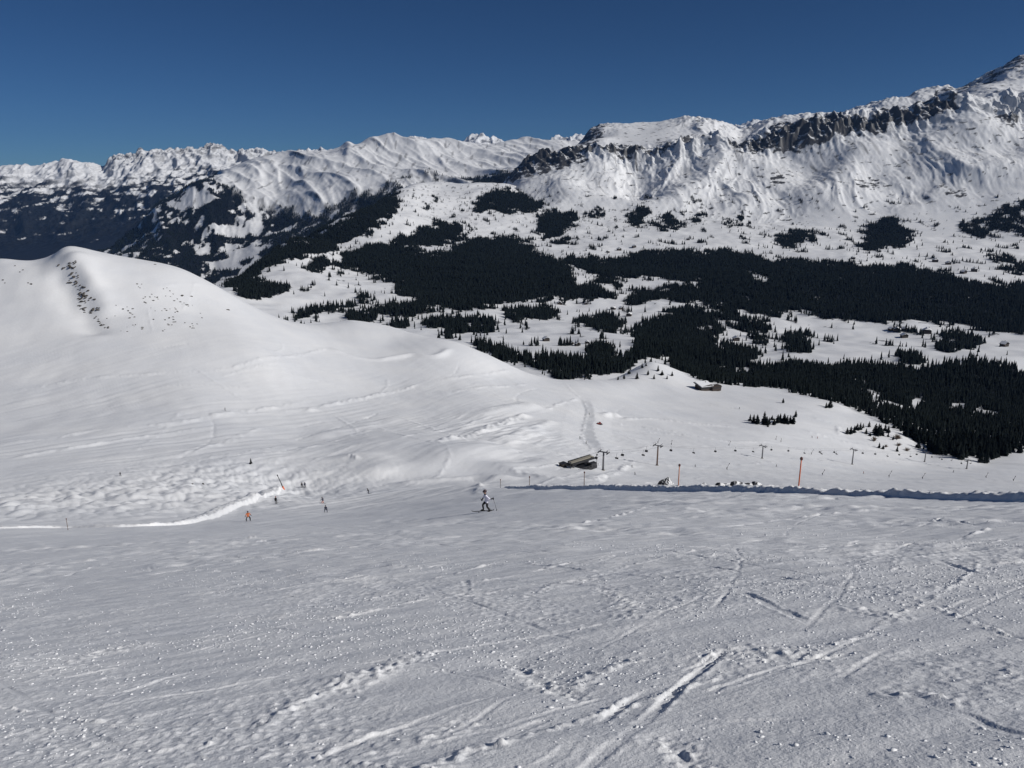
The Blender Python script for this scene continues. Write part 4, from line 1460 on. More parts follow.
# ------------------------------------------------------------------ rocks
def rock_mesh(seed, sub=3):
    r = random.Random(seed)
    bm = BM()
    bmesh.ops.create_icosphere(bm, subdivisions=sub, radius=1.0)
    offs = [(Vector((r.uniform(-1, 1), r.uniform(-1, 1), r.uniform(-1, 1))).normalized(), r.uniform(0.45, 0.85)) for _ in range(12)]
    for v in bm.verts:
        for nrm, dd in offs:
            e = v.co.dot(nrm) - dd
            if e > 0:
                v.co -= nrm * e * 0.9
        v.co += Vector((r.uniform(-.04, .04), r.uniform(-.04, .04), r.uniform(-.04, .04)))
    return bm


RP = [obj('rock', rock_mesh(s, 2), M['rock']) for s in (1, 2, 3, 4)]
RU = [0, 0, 0, 0]


def rock_at(px, py, sz, label, group=None, flat=1.0, k=None, Y=None):
    p = spot(px, py) if Y is None else on(px, Y)
    if Y is not None:
        sz = sz * 2.5
    if p is None:
        return
    k = random.randrange(4) if k is None else k
    o = RP[k] if RU[k] == 0 else RP[k].copy()
    if RU[k]:
        COL.objects.link(o)
    RU[k] += 1
    if Y is not None:
        o.data = o.data.copy()
        o.data.materials[0] = M['snowy_rock']
    s = hpx(p, sz) * 0.5
    o.location = p if Y is None else p + np.array([0, 0, 0.45 * s])
    o.scale = (s * random.uniform(0.9, 2.2), s * random.uniform(0.8, 1.4), s * flat)
    o.rotation_euler = (random.uniform(-.2, .2), random.uniform(-.2, .2), random.uniform(0, 6.28))
    tag(o, label, 'rock', group)


GUL = [(60, 266), (64, 268), (70, 266), (73, 268), (74, 273), (72, 264), (70, 282), (75, 282), (78, 285), (80, 289), (79, 294), (82, 294), (84, 288), (85, 296), (88, 297), (90, 299), (86, 292), (80, 300), (81, 305), (83, 309), (85, 311), (93, 309), (96, 310), (98, 309), (90, 312), (93, 300), (74, 262), (76, 277), (84, 302), (99, 322), (103, 326), (106, 328), (97, 318)]
for a, b in GUL:
    for _ in range(3):
        rock_at(a + random.uniform(-2.5, 2.5), b + random.uniform(-1.5, 1.5), random.uniform(1.6, 3.4), 'dark rock poking through snow in the gully below the hilltop', 'rocks in the hill gully', 0.8)
MID = [(137, 284), (140, 288), (145, 297), (150, 297), (155, 297), (158, 299), (146, 303), (151, 308), (167, 288), (170, 291), (173, 294), (177, 299), (180, 302), (184, 303), (188, 306), (165, 309), (170, 309), (175, 308), (178, 312), (186, 305), (123, 309), (127, 307), (132, 309), (130, 313), (165, 320), (169, 318), (173, 317), (168, 324), (172, 325), (175, 322), (130, 318), (127, 327), (134, 326), (142, 329), (115, 316), (163, 331), (193, 326), (197, 324), (190, 327), (202, 318), (121, 331), (182, 296)]
for a, b in MID + [(q[0] + random.gauss(0, 5), q[1] + random.gauss(0, 2.2)) for q in MID]:
    rock_at(a, b, random.uniform(1.0, 2.6), 'dark rock showing in the scattered band across the hill face', 'rocks scattered on the hill face', 0.7)
for a, b in ((3, 280), (5, 283), (20, 272), (23, 270), (28, 283), (31, 284), (15, 266)):
    rock_at(a, b, random.uniform(1.6, 3), 'dark rock on the snow shoulder left of the hilltop', 'rocks on the left shoulder', 0.7)
rock_at(155, 261.5, 4.0, 'large flat dark rock on the skyline of the left hill', None, 0.35)
for a, b, s_, lb in ((228, 310, 2.4, 'lone small rock on the right flank of the left hill'), (736, 485, 5, 'dark jagged rock, larger of two between the orange poles'),
                     (742, 485, 4, 'jagged rock just right of the largest one behind the snow bank'), (757, 485, 5, 'rock at the right end of the row between the orange poles'),
                     (720, 485, 3, 'low rock at the left of the row between the orange poles'), (704, 485, 2.4, 'small lone rock behind the bank right of the first orange pole'),
                     (727, 484.5, 2.5, 'flat little rock in the row between two orange poles'), (749, 484.5, 3, 'low rock half under snow in the row behind the bank'),
                     (192, 484, 2.4, 'dark rock at the left of a pair above the mogul field'), (203, 484, 2.4, 'dark rock at the right of a pair above the mogul field')):
    rock_at(a, b, s_, lb, None, 0.75, None, 84.0 if 700 < a < 760 else None)
# snow-covered boulder behind the bank
p = spot(664, 485)
s = hpx(p, 11)
bm = rock_mesh(12, 4)
for v in bm.verts:
    q = max(0.0, v.co.z)
    v.co = Vector(((v.co.x * (1 - 0.62 * q) + 0.1 * q) * s * 0.95, v.co.y * (1 - 0.5 * q) * s * 0.8, v.co.z * s * 0.95))
o = obj('boulder', bm, M['snowy_rock'])
o.location = p
tag(o, 'snow plastered boulder with bare dark left edge behind the snow bank', 'boulder')


# bare bushes
def bush(px, py, n_, label):
    p = spot(px, py)
    h = hpx(p, n_)
    bm = BM()
    r = random.Random(int(px))
    for i in range(60):
        a, e = r.uniform(0, 6.28), r.uniform(0.3, 1.4)
        q = Vector((math.cos(a) * math.cos(e), math.sin(a) * math.cos(e), math.sin(e))) * h * r.uniform(0.6, 1.1)
        m_ = q * 0.5 + Vector((r.uniform(-.1, .1) * h, r.uniform(-.1, .1) * h, 0))
        tube(bm, (0, 0, 0), m_, 0.03 * h, 0.02 * h, 4)
        tube(bm, m_, q, 0.02 * h, 0.008 * h, 4)
        tube(bm, m_, m_ + Vector((r.uniform(-.3, .3), r.uniform(-.3, .3), .25)) * h, 0.016 * h, 0.006 * h, 4)
    o = obj('bare_bush', bm, M['twig'])
    o.location = p
    tag(o, label, 'bush')


bush(874, 441, 5, 'bare brown bush at the lower left of the loose conifer clump')
bush(897, 439, 6, 'taller bare brown bush right of the loose conifer clump')
bush(898.5, 446, 4, 'small bare bush just below the taller bare bush')
bush(886, 447, 3, 'low spreading bare bush between small conifers')
bush(907, 451, 4, 'bare bush farthest down the slope left of the lone tall conifer')


# ------------------------------------------------------------------ piste poles
def piste_pole(px, Y, n_, mat, label, rad=0.035, group='piste marker poles', tilt=0.0):
    p = on(px, Y)
    h = hpx(p, n_)
    t = thing('piste_pole', label, 'marker pole', p, 0, group)
    t.rotation_euler = (0, tilt, 0)
    bm = BM()
    tube(bm, (0, 0, -0.3), (0, 0, h - 0.12), rad, rad * 0.9, 10)
    obj('shaft', bm, mat, t, True)
    bm = BM()
    ball(bm, (0, 0, h - 0.10), rad * 2.2, 2, (1, 1, 1.25))
    obj('knob', bm, M['cap'], t, True)
    bm = BM()
    tube(bm, (0, 0, h * 0.18), (0, 0, h * 0.18 + 0.05), rad * 1.25, None, 10)
    obj('reflective_band', bm, M['white_cloth'], t, True)


piste_pole(798, 44.0, 36, M['orange'], 'tallest orange piste pole with dark knob, standing in the right bank', 0.042)
piste_pole(678, 59.5, 27, M['faded_orange'], 'orange piste pole left of the rocks, second tallest', 0.045)
piste_pole(584, 87, 18, M['rust'], 'thin brown piste pole below the lift station', 0.045)
piste_pole(529.5, 115, 12, M['rust'], 'short thin pole on the bank just right of the skier', 0.05)
piste_pole(500.5, 142, 9, M['rust'], 'faint thin pole where the bank ends behind the skier', 0.05)
p = spot(68, 530)
piste_pole(68, p[1], 12, M['rust'], 'lone thin pole at the left edge of the piste by the mogul field', 0.04)


# ------------------------------------------------------------------ snow lances
def lance(px, py, n_, label, lean, mat='dark', mattress=False, heading=0.0):
    p = spot(px, py)
    h = hpx(p, n_)
    t = thing('snow_lance', label, 'snow lance', p, heading, 'snow-making lances along the slope')
    bm = BM()
    tube(bm, (0, 0, -0.4), (0, 0, h * 0.35), 0.16, 0.14, 10)
    obj('mast_foot', bm, M[mat], t, True)
    bm = BM()
    tube(bm, (0, 0, h * 0.33), (lean * h, 0, h * 0.93), 0.11, 0.08, 8)
    obj('lance_tube', bm, M[mat], t, True)
    bm = BM()
    tube(bm, (lean * h * 0.96, 0, h * 0.9), (lean * h * 1.18, 0, h), 0.2, 0.13, 10)
    box(bm, (lean * h * 0.95, 0, h * 0.9), (0.35, 0.3, 0.4))
    obj('nozzle_head', bm, M['dark'], t)
    bm = BM()
    box(bm, (-0.22, 0, h * 0.28), (0.35, 0.4, 0.7))
    obj('valve_box', bm, M['dark'], t, bevel=0.03)
    return t


for i, (a, b, n_, ln_) in enumerate(((729, 446, 5, .28), (727, 470, 7, .25), (811.5, 454.5, 5, .25), (822.5, 475, 5.5, .28), (889, 477.5, 7, .25), (922.5, 479, 6, .28), (986, 478, 5.5, .2), (1013.5, 481, 5, .2), (776, 440, 4, .1), (781, 442, 3.5, .05), (658, 443.5, 5.5, .2), (671.5, 445, 5, .05))):
    lance(a, b, n_, ('dark snow lance, ' + ('in the upper row left of the middle pylon', 'in the lower row left of the middle pylon', 'in the upper row left of the taller right pylon', 'tilted, in the lower row just right of the tallest orange pole', 'tall and tilted, below the two right pylons', 'in the lower row below the small pylon at right', 'lower row near the corner of the dark forest', 'farthest right of the lower row', 'short, just under the conifer clump', 'short, right of another under the conifer clump', 'directly above the big pylon', 'thin, up-slope right of the big pylon')[i]), ln_)
# the leaning lance with an orange mat at the left piste edge
p = spot(284, 489.5)
h = hpx(p, 14.5)
t = thing('snow_lance', 'leaning dark snow lance with orange mat at its foot, left edge of piste', 'snow lance', p, 0, 'snow-making lances along the slope')
bm = BM()
tube(bm, (0, 0, -0.4), (-0.15 * h, 0, h * 0.42), 0.20, 0.17, 10)
obj('mast_foot', bm, M['dark'], t, True)
bm = BM()
tube(bm, (-0.14 * h, 0, h * 0.4), (-0.36 * h, 0, h), 0.15, 0.11, 8)
obj('lance_tube', bm, M['dark'], t, True)
bm = BM()
tube(bm, (-0.345 * h, 0, h * 0.96), (-0.37 * h, 0, h * 1.04), 0.24, 0.16, 10)
obj('nozzle_head', bm, M['dark'], t)
bm = BM()
tube(bm, (0.02, 0, -0.1), (-0.07 * h, 0, h * 0.22), 0.34, 0.30, 14)
obj('safety_mat', bm, M['orange'], t, True)


# ------------------------------------------------------------------ chairlift
PYL = [(603, 470.5, 18.5, 'first lift pylon, beside the valley station', 0), (657, 465.5, 20, 'tallest looking lift pylon with a brown mast, second from the station', 1),
       (762, 458.5, 12.5, 'lift pylon in the middle of the line above the rocks', 0), (852, 464.5, 15, 'lift pylon below the loose conifer clump', 0),
       (924.5, 462, 10, 'slim lift pylon left of the forest corner', 0), (966.5, 469, 8.5, 'last lift pylon in view, under the forest corner', 0)]
TOPS = []
st_p = spot(581, 468)
pyl_pts = [spot(a, b) for a, b, *_ in PYL]
for i, (a, b, n_, lb, brown) in enumerate(PYL):
    p = pyl_pts[i]
    h = hpx(p, n_)
    q0 = pyl_pts[i - 1] if i else st_p
    q1 = pyl_pts[i + 1] if i + 1 < len(PYL) else p + (p - pyl_pts[i - 1])
    d = Vector((q1 - q0)[:2]).normalized()
    rz = math.atan2(d.y, d.x)
    t = thing('lift_pylon', lb, 'lift pylon', p, rz, 'chairlift pylons')
    bm = BM()
    tube(bm, (0, 0, -0.5), (0, 0, h), 0.48, 0.32, 14)
    obj('mast', bm, M['rust' if brown else 'steel'], t, True)
    bm = BM()
    box(bm, (0, 0, -0.05), (1.6, 1.6, 0.7))
    obj('footing', bm, M['concrete'], t, bevel=0.05)
    bm = BM()
    box(bm, (0, 0, h), (0.5, 4.8, 0.42))
    obj('crossarm', bm, M['steel'], t, bevel=0.04)
    for sy in (-1, 1):
        bm = BM()
        box(bm, (0, sy * 2.2, h - 0.32), (3.4, 0.16, 0.26))
        for k in range(6):
            tube(bm, (-1.4 + 0.56 * k, sy * 2.2 - 0.10, h - 0.08), (-1.4 + 0.56 * k, sy * 2.2 + 0.10, h - 0.08), 0.2, None, 12)
        obj('sheave_train', bm, M['dark'], t)
        bm = BM()
        box(bm, (0, sy * 1.6, h + 0.55), (2.6, 0.5, 0.06))
        for k in (-1.2, 1.2):
            tube(bm, (k, sy * 2.2, h + 0.2), (k, sy * 2.2, h + 1.4), 0.04, None, 6)
        tube(bm, (-1.2, sy * 2.2, h + 1.4), (1.2, sy * 2.2, h + 1.4), 0.04, None, 6)
        obj('service_platform', bm, M['steel'], t)
    bm = BM()
    for k in range(int(h / 0.5)):
        tube(bm, (0.55, -0.2, 0.5 + k * 0.5), (0.55, 0.2, 0.5 + k * 0.5), 0.02, None, 5)
    tube(bm, (0.55, -0.2, 0.3), (0.55, -0.2, h), 0.03, None, 5)
    tube(bm, (0.55, 0.2, 0.3), (0.55, 0.2, h), 0.03, None, 5)
    obj('ladder', bm, M['steel'], t)
    nrm = np.array([-d.y, d.x, 0])
    TOPS.append((np.array([p[0], p[1], p[2] + h]), nrm))

# station
t = thing('lift_station', 'dark low chairlift valley station with cream beam, beside the first pylon', 'lift station', st_p, 0)
dS = Vector((TOPS[0][0] - st_p)[:2]).normalized()
t.rotation_euler = (0, 0, math.atan2(dS.y, dS.x) * 0.55 + 0.2)
bm = BM(); box(bm, (-1, 0, 0.0), (15.5, 6.5, 1.2)); obj('platform', bm, M['dark'], t, bevel=0.05)
bm = BM()
poly_prism(bm, [(-6.5, 3.3), (-6.9, 3.7), (-6.5, 4.1), (5.8, 4.4), (6.8, 4.1), (6.8, 3.7), (6.0, 3.3)], -0.9, 0.9)
obj('drive_canopy', bm, M['cream'], t, bevel=0.08)
bm = BM()
box(bm, (0, 1.25, 4.0), (13.2, 0.5, 0.9)); box(bm, (0, -1.25, 3.5), (13.2, 0.5, 0.9))
obj('guide_rail', bm, M['dark'], t)
for sx in (-4.5, 4.0):
    bm = BM(); tube(bm, (sx, 0, 0.5), (sx, 0, 3.4), 0.55, 0.45, 12); obj('support_column', bm, M['steel'], t, True)
bm = BM(); tube(bm, (-6.2, 0, 2.95), (-6.2, 0, 3.2), 2.5, None, 28); tube(bm, (-6.2, 0, 2.7), (-6.2, 0, 3.4), 0.35, None, 12)
obj('bullwheel', bm, M['dark'], t)
bm = BM(); box(bm, (-8.3, 2.6, 2.1), (2.6, 2.4, 2.6)); cab = obj('control_cabin', bm, M['wood'], t, bevel=0.05)
bm = BM(); box(bm, (-8.3, 2.6, 3.5), (3.1, 2.9, 0.24)); obj('cabin_roof', bm, M['dark'], cab, bevel=0.03)
bm = BM(); box(bm, (-8.3, 1.39, 2.4), (1.9, 0.05, 1.0)); obj('window', bm, M['glass'], cab)
bm = BM(); box(bm, (4.8, -2.3, 1.4), (3.0, 1.8, 1.7)); obj('motor_housing', bm, M['dark'], t, bevel=0.08)
bm = BM(); box(bm, (3.5, 3.4, 1.6), (5.0, 1.2, 1.6)); obj('parked_chair_row', bm, M['dark'], t, bevel=0.2)
bm = BM()
for k in range(9):
    tube(bm, (-8 + k * 1.8, -4.3, 0.9), (-8 + k * 1.8, -4.3, 2.0), 0.05, None, 6)
tube(bm, (-8, -4.3, 2.0), (6.4, -4.3, 2.0), 0.05, None, 6)
tube(bm, (-8, -4.3, 1.5), (6.4, -4.3, 1.5), 0.04, None, 6)
obj('railing', bm, M['steel'], t)
for sx in (-9.2, 6.6):
    bm = BM(); tube(bm, (sx, -3.0, 0.5), (sx, -3.0, 5.6), 0.10, 0.08, 8); box(bm, (sx, -3.0, 5.5), (0.7, 0.3, 0.5)); obj('light_mast', bm, M['dark'], t)

# haul ropes through the pylon heads
st_top = st_p + np.array([0, 0, 3.6])
chain = [(st_top, TOPS[0][1])] + TOPS
last = TOPS[-1][0] + (TOPS[-1][0] - TOPS[-2][0]) * 1.3
last[2] = ground(last[0], last[1])[0] + 8.0
chain.append((last, TOPS[-1][1]))


def rope_points(side):
    out = []
    for (a, na), (b, nb) in zip(chain[:-1], chain[1:]):
        for f in np.linspace(0, 1, 14, endpoint=False):
            pz = a * (1 - f) + b * f + (na * (1 - f) + nb * f) * side * 2.2
            sag = 0.010 * np.linalg.norm(b - a) * 4 * f * (1 - f)
            out.append(pz - np.array([0, 0, sag]))
    out.append(chain[-1][0] + chain[-1][1] * side * 2.2)
    return out


ROPES = {}
for side, lb in ((-1, 'thin steel haul rope of the chairlift, near side'), (1, 'thin steel haul rope of the chairlift, far side')):
    pts_ = rope_points(side)
    ROPES[side] = np.array(pts_)
    bm = BM()
    for a, b in zip(pts_[:-1], pts_[1:]):
        tube(bm, a, b, 0.035, None, 5)
    tag(obj('haul_rope', bm, M['rope']), lb, 'cable', 'chairlift haul ropes')


def chair_at(loc, rz, label, first=[None]):
    if first[0] is None:
        t = thing('lift_chair', label, 'chairlift chair', loc, rz, 'chairs hanging on the chairlift')
        bm = BM()
        tube(bm, (0, 0, 0.1), (0, 0, -0.3), 0.07, None, 8)
        tube(bm, (0, 0, -0.3), (-0.45, 0, -1.0), 0.06, None, 8)
        tube(bm, (-0.45, 0, -1.0), (-0.45, 0, -2.2), 0.06, None, 8)
        obj('hanger', bm, M['steel'], t)
        bm = BM(); box(bm, (0.05, 0, -2.95), (0.55, 1.5, 0.14)); obj('seat', bm, M['black'], t, bevel=0.03)
        bm = BM(); box(bm, (-0.3, 0, -2.55), (0.12, 1.5, 0.75), (0, -0.2, 0)); obj('backrest', bm, M['black'], t, bevel=0.03)
        bm = BM()
        tube(bm, (-0.45, -0.78, -2.2), (-0.45, 0.78, -2.2), 0.05, None, 6)
        for sy in (-0.78, 0.78):
            tube(bm, (-0.45, sy, -2.2), (0.1, sy, -3.05), 0.05, None, 6)
        obj('frame', bm, M['steel'], t)
        bm = BM()
        tube(bm, (0.45, -0.7, -2.45), (0.45, 0.7, -2.45), 0.035, None, 6)
        tube(bm, (0.45, -0.5, -2.45), (0.5, -0.5, -3.35), 0.03, None, 6)
        tube(bm, (0.45, 0.5, -2.45), (0.5, 0.5, -3.35), 0.03, None, 6)
        obj('safety_bar', bm, M['steel'], t)
        first[0] = t
        return t
    return dup(first[0], loc, rz, None, label, 'chairs hanging on the chairlift')


ropepx = {s: project(*ROPES[s].T) for s in ROPES}
PW = [(596, 1), (617, -1), (622.5, 1), (643.5, -1), (646.5, 1), (671, 1), (694, -1), (715.5, 1), (735.5, 1), (753.5, -1), (771.5, 1), (788.5, 1), (805, -1), (820, 1), (822, -1), (834.5, 1), (837, -1), (863, 1), (875.5, 1), (888, -1), (899.5, 1), (911, -1), (917, 1), (932.5, -1), (940, 1), (942.5, -1), (952, 1), (962, -1), (971, 1)]
SPANS = [(0, 603, 'chair on the lift between valley station and first pylon'), (603, 657, 'dark lift chair hanging between the first and second pylons'),
         (657, 762, 'dark lift chair hanging on the long span right of the brown pylon'), (762, 852, 'dark lift chair hanging left of the pylon below the loose clump'),
         (852, 924.5, 'dark lift chair hanging right of the pylon below the loose clump'), (924.5, 2000, 'dark lift chair hanging near the forest corner, far end of line')]
for a, sd in PW:
    xs, ys = ropepx[sd]
    k = int(np.clip(np.searchsorted(xs, a) - 1, 0, len(xs) - 2))
    f = (a - xs[k]) / (xs[k + 1] - xs[k] + 1e-9)
    pq = ROPES[sd][k] * (1 - f) + ROPES[sd][k + 1] * f
    dr = ROPES[sd][k + 1] - ROPES[sd][k]
    lb = [s[2] for s in SPANS if s[0] <= a < s[1]][0]
    chair_at(pq, math.atan2(dr[1], dr[0]) + (math.pi if sd > 0 else 0), lb)


# ------------------------------------------------------------------ huts and chalets
def hut(px, py, wpx, label, rz=0.3, cat='chalet', group=None, snow=True, hr=0.42, light=False):
    p = spot(px, py)
    if p is None:
        return
    w = wpx * (p[1] * CP - p[2] * SP) / F
    d = w * 0.75
    h = w * hr
    t = thing('chalet', label, cat, p, rz, group)
    bm = BM(); box(bm, (0, 0, h * 0.3), (w, d, h * 1.4)); wl = obj('wall', bm, M['cream' if light else 'wood'], t)
    bm = BM()
    ov = 0.58
    poly_prism(bm, [(-w * ov, h * 0.95), (0, h * 1.75), (w * ov, h * 0.95), (w * ov, h * 0.95 + 0.3), (0, h * 1.75 + 0.35), (-w * ov, h * 0.95 + 0.3)], -d * 0.6, d * 0.6)
    for f in list(bm.faces):
        pass
    r_ = obj('roof', bm, M['wood'], t)
    if snow:
        bm = BM()
        poly_prism(bm, [(-w * ov * 0.97, h * 0.98 + 0.31), (0, h * 1.75 + 0.36), (w * ov * 0.97, h * 0.98 + 0.31), (w * ov * 0.95, h * 0.98 + 0.75), (0, h * 1.75 + 0.8), (-w * ov * 0.95, h * 0.98 + 0.75)], -d * 0.58, d * 0.58)
        obj('snow_cover', bm, M['roofsnow'], r_)
    bm = BM(); box(bm, (w * 0.2, d * 0.1, h * 1.75), (w * 0.09, w * 0.09, h * 0.6)); obj('chimney', bm, M['concrete'], r_)
    bm = BM(); box(bm, (0, -d / 2 - 0.03, h * 0.2), (w * 0.16, 0.08, h * 0.7)); obj('door', bm, M['dark'], t)
    for sx in (-0.3, 0.3):
        bm = BM(); box(bm, (w * sx, -d / 2 - 0.03, h * 0.55), (w * 0.14, 0.08, h * 0.3)); obj('window', bm, M['glass'], t)


HUTS = [(559.5, 304.5, 4.5, 'small dark chalet on the snow field under the central woods'), (546, 341, 6, 'lone dark chalet on the pale meadow left of the central woods block'),
        (613, 309.5, 4.5, 'left one of two chalets on the meadow between the woods'), (621, 309.5, 4, 'right one of two chalets on the meadow between the woods'),
        (586, 304.5, 3, 'tiny dark hut below the square wood'), (629, 316, 5, 'chalet by the trees above the square forest block'),
        (577.5, 345.5, 5, 'chalet at the left of the hamlet above the tree belt'), (587, 343.5, 4, 'chalet in the middle of the hamlet above the tree belt'),
        (605.5, 345.5, 6, 'chalet at the right of the hamlet beside a tall tree'), (572, 344, 3, 'tiny hut at the far left of the hamlet'),
        (712.5, 340, 6, 'left one of two chalets on the meadow right of the forest block'), (736, 340.5, 6, 'right one of two chalets on the meadow right of the forest block'),
        (891, 330.5, 5, 'left chalet of the farm group on the right meadow'), (897, 331.5, 6, 'middle chalet of the farm group on the right meadow'),
        (904, 330.5, 5, 'right chalet of the farm group on the right meadow'), (904, 337.5, 6, 'dark barn just below the farm group on the right meadow'),
        (926.5, 333.5, 8, 'long dark barn right of the farm group'), (1004, 346.5, 7, 'dark barn on the far right meadow beside a track'),
        (935, 262, 5, 'left one of two huts on the snow above the wide forest'), (948, 264.5, 4.5, 'right one of two huts on the snow above the wide forest'),
        (963.5, 273.5, 5, 'hut close above the wide forest at right'), (974, 271.5, 5.5, 'dark hut right of another above the wide forest'),
        (913, 267.5, 4, 'hut directly on the upper edge of the wide forest'), (619, 250.5, 4, 'middle hut of three on the upper snow plateau'),
        (608, 252.5, 3, 'left hut of three on the upper snow plateau'), (634, 247.5, 3.5, 'right hut of three on the upper snow plateau'),
        (688, 240, 3, 'tiny hut on the snow below the mountain, right of the woods'), (853, 259, 4, 'tiny hut on the snow above the right wide forest')]
for i, (a, b, w_, lb) in enumerate(HUTS):
    hut(a, b, w_, lb, 0.5 * math.sin(i * 2.3), group='chalets scattered over the valley')

# the mountain hut on the crest
p = spot(708, 391)
if p is not None:
    sc_ = (p[1] * CP - p[2] * SP) / F
    t = thing('mountain_hut', 'wide low mountain hut with snowy roofs on the crest below the forest', 'mountain hut', p + np.array([0, 0, 1.0 * sc_]), 0.5)
    t.scale = (0.88,) * 3
    bm = BM(); box(bm, (-1 * sc_, 6 * sc_, 1.2 * sc_), (17 * sc_, 11 * sc_, 7.6 * sc_)); obj('wall', bm, M['wood'], t)
    bm = BM(); box(bm, (-1 * sc_, 6 * sc_, 5.0 * sc_), (20 * sc_, 14.5 * sc_, 0.6 * sc_), (0.26, 0.05, 0)); rf = obj('roof', bm, M['dark'], t)
    bm = BM(); box(bm, (-0.4 * sc_, 6.4 * sc_, 5.75 * sc_), (18.6 * sc_, 13.2 * sc_, 0.7 * sc_), (0.26, 0.05, 0)); obj('snow_cover', bm, M['roofsnow'], rf, bevel=0.25)
    bm = BM(); box(bm, (4 * sc_, 9 * sc_, 6.6 * sc_), (0.8 * sc_, 0.8 * sc_, 2.2 * sc_)); obj('chimney', bm, M['concrete'], rf)
    bm = BM(); box(bm, (11.5 * sc_, 1.5 * sc_, 0.6 * sc_), (13 * sc_, 7 * sc_, 6.4 * sc_)); an = obj('annex', bm, M['wood'], t)
    bm = BM(); box(bm, (11.5 * sc_, 1.5 * sc_, 2.5 * sc_), (14.4 * sc_, 8.4 * sc_, 0.5 * sc_), (0.12, 0, 0)); obj('annex_roof', bm, M['dark'], an)
    bm = BM(); box(bm, (11.5 * sc_, 1.8 * sc_, 3.1 * sc_), (13.4 * sc_, 7.4 * sc_, 0.6 * sc_), (0.12, 0, 0)); obj('annex_snow', bm, M['roofsnow'], an, bevel=0.2)
    for k in range(4):
        bm = BM(); box(bm, ((-7.5 + 3.4 * k) * sc_, 0.45 * sc_, 1.9 * sc_), (1.8 * sc_, 0.12, 1.1 * sc_)); obj('window', bm, M['glass'], t)
    for k in range(3):
        bm = BM(); box(bm, ((8 + 3.4 * k) * sc_, -2.05 * sc_, 1.1 * sc_), (2.0 * sc_, 0.12, 0.9 * sc_)); obj('annex_window', bm, M['glass'], t)

# snow groomer
p = spot(599, 424.5)
sc_ = (p[1] * CP - p[2] * SP) / F
t = thing('snow_groomer', 'small red snow groomer parked beside the groomed track', 'snow groomer', p, 0.3)
t.scale = (0.68,) * 3
bm = BM(); box(bm, (0, 0, 1.15), (4.6, 2.6, 0.8)); obj('chassis', bm, M['red'], t, bevel=0.08)
bm = BM(); poly_prism(bm, [(0.2, 1.5), (2.0, 1.5), (1.7, 2.9), (0.4, 3.0)], -1.15, 1.15); cb_ = obj('cab', bm, M['red'], t, bevel=0.06)
bm = BM(); box(bm, (1.86, 0, 2.25), (0.08, 2.0, 0.9), (0, -0.21, 0)); obj('windscreen', bm, M['glass'], cb_)
for sy in (-1.75, 1.75):
    bm = BM(); poly_prism(bm, [(-2.6, 0.55), (-2.2, 0.0), (2.2, 0.0), (2.6, 0.55), (2.2, 1.0), (-2.2, 1.0)], sy - 0.6, sy + 0.6); obj('track', bm, M['dark'], t, bevel=0.05)
bm = BM(); poly_prism(bm, [(3.2, 0.0), (3.45, 0.4), (3.3, 1.2), (3.2, 1.2), (3.3, 0.4), (3.05, 0.0)], -2.5, 2.5); obj('blade', bm, M['dark'], t)
bm = BM(); box(bm, (-3.2, 0, 0.4), (1.0, 4.6, 0.5)); obj('tiller', bm, M['dark'], t, bevel=0.1)
bm = BM(); box(bm, (-1.3, 0, 1.9), (1.5, 2.0, 0.7)); obj('engine_cover', bm, M['red'], t, bevel=0.08)


# ------------------------------------------------------------------ people
def skin_body(J, E, subd=2):
    """J: name -> (position, radius); E: pairs; one continuous skinned surface"""
    names = list(J)
    idx = {k: i for i, k in enumerate(names)}
    me = bpy.data.meshes.new('body_cage')
    me.from_pydata([J[k][0] for k in names], [(idx[a], idx[b]) for a, b in E], [])
    o = bpy.data.objects.new('body_cage', me)
    COL.objects.link(o)
    md = o.modifiers.new('skin', 'SKIN')
    md.use_smooth_shade = True
    for i, k in enumerate(names):
        sv = me.skin_vertices[0].data[i]
        rr_ = J[k][1]
        sv.radius = rr_ if hasattr(rr_, '__len__') else (rr_, rr_)
        sv.use_root = (k == 'pelvis')
    ss = o.modifiers.new('sub', 'SUBSURF')
    ss.levels = ss.render_levels = subd
    dg = bpy.context.evaluated_depsgraph_get()
    res = bpy.data.meshes.new_from_object(o.evaluated_get(dg))
    bpy.data.objects.remove(o)
    return res


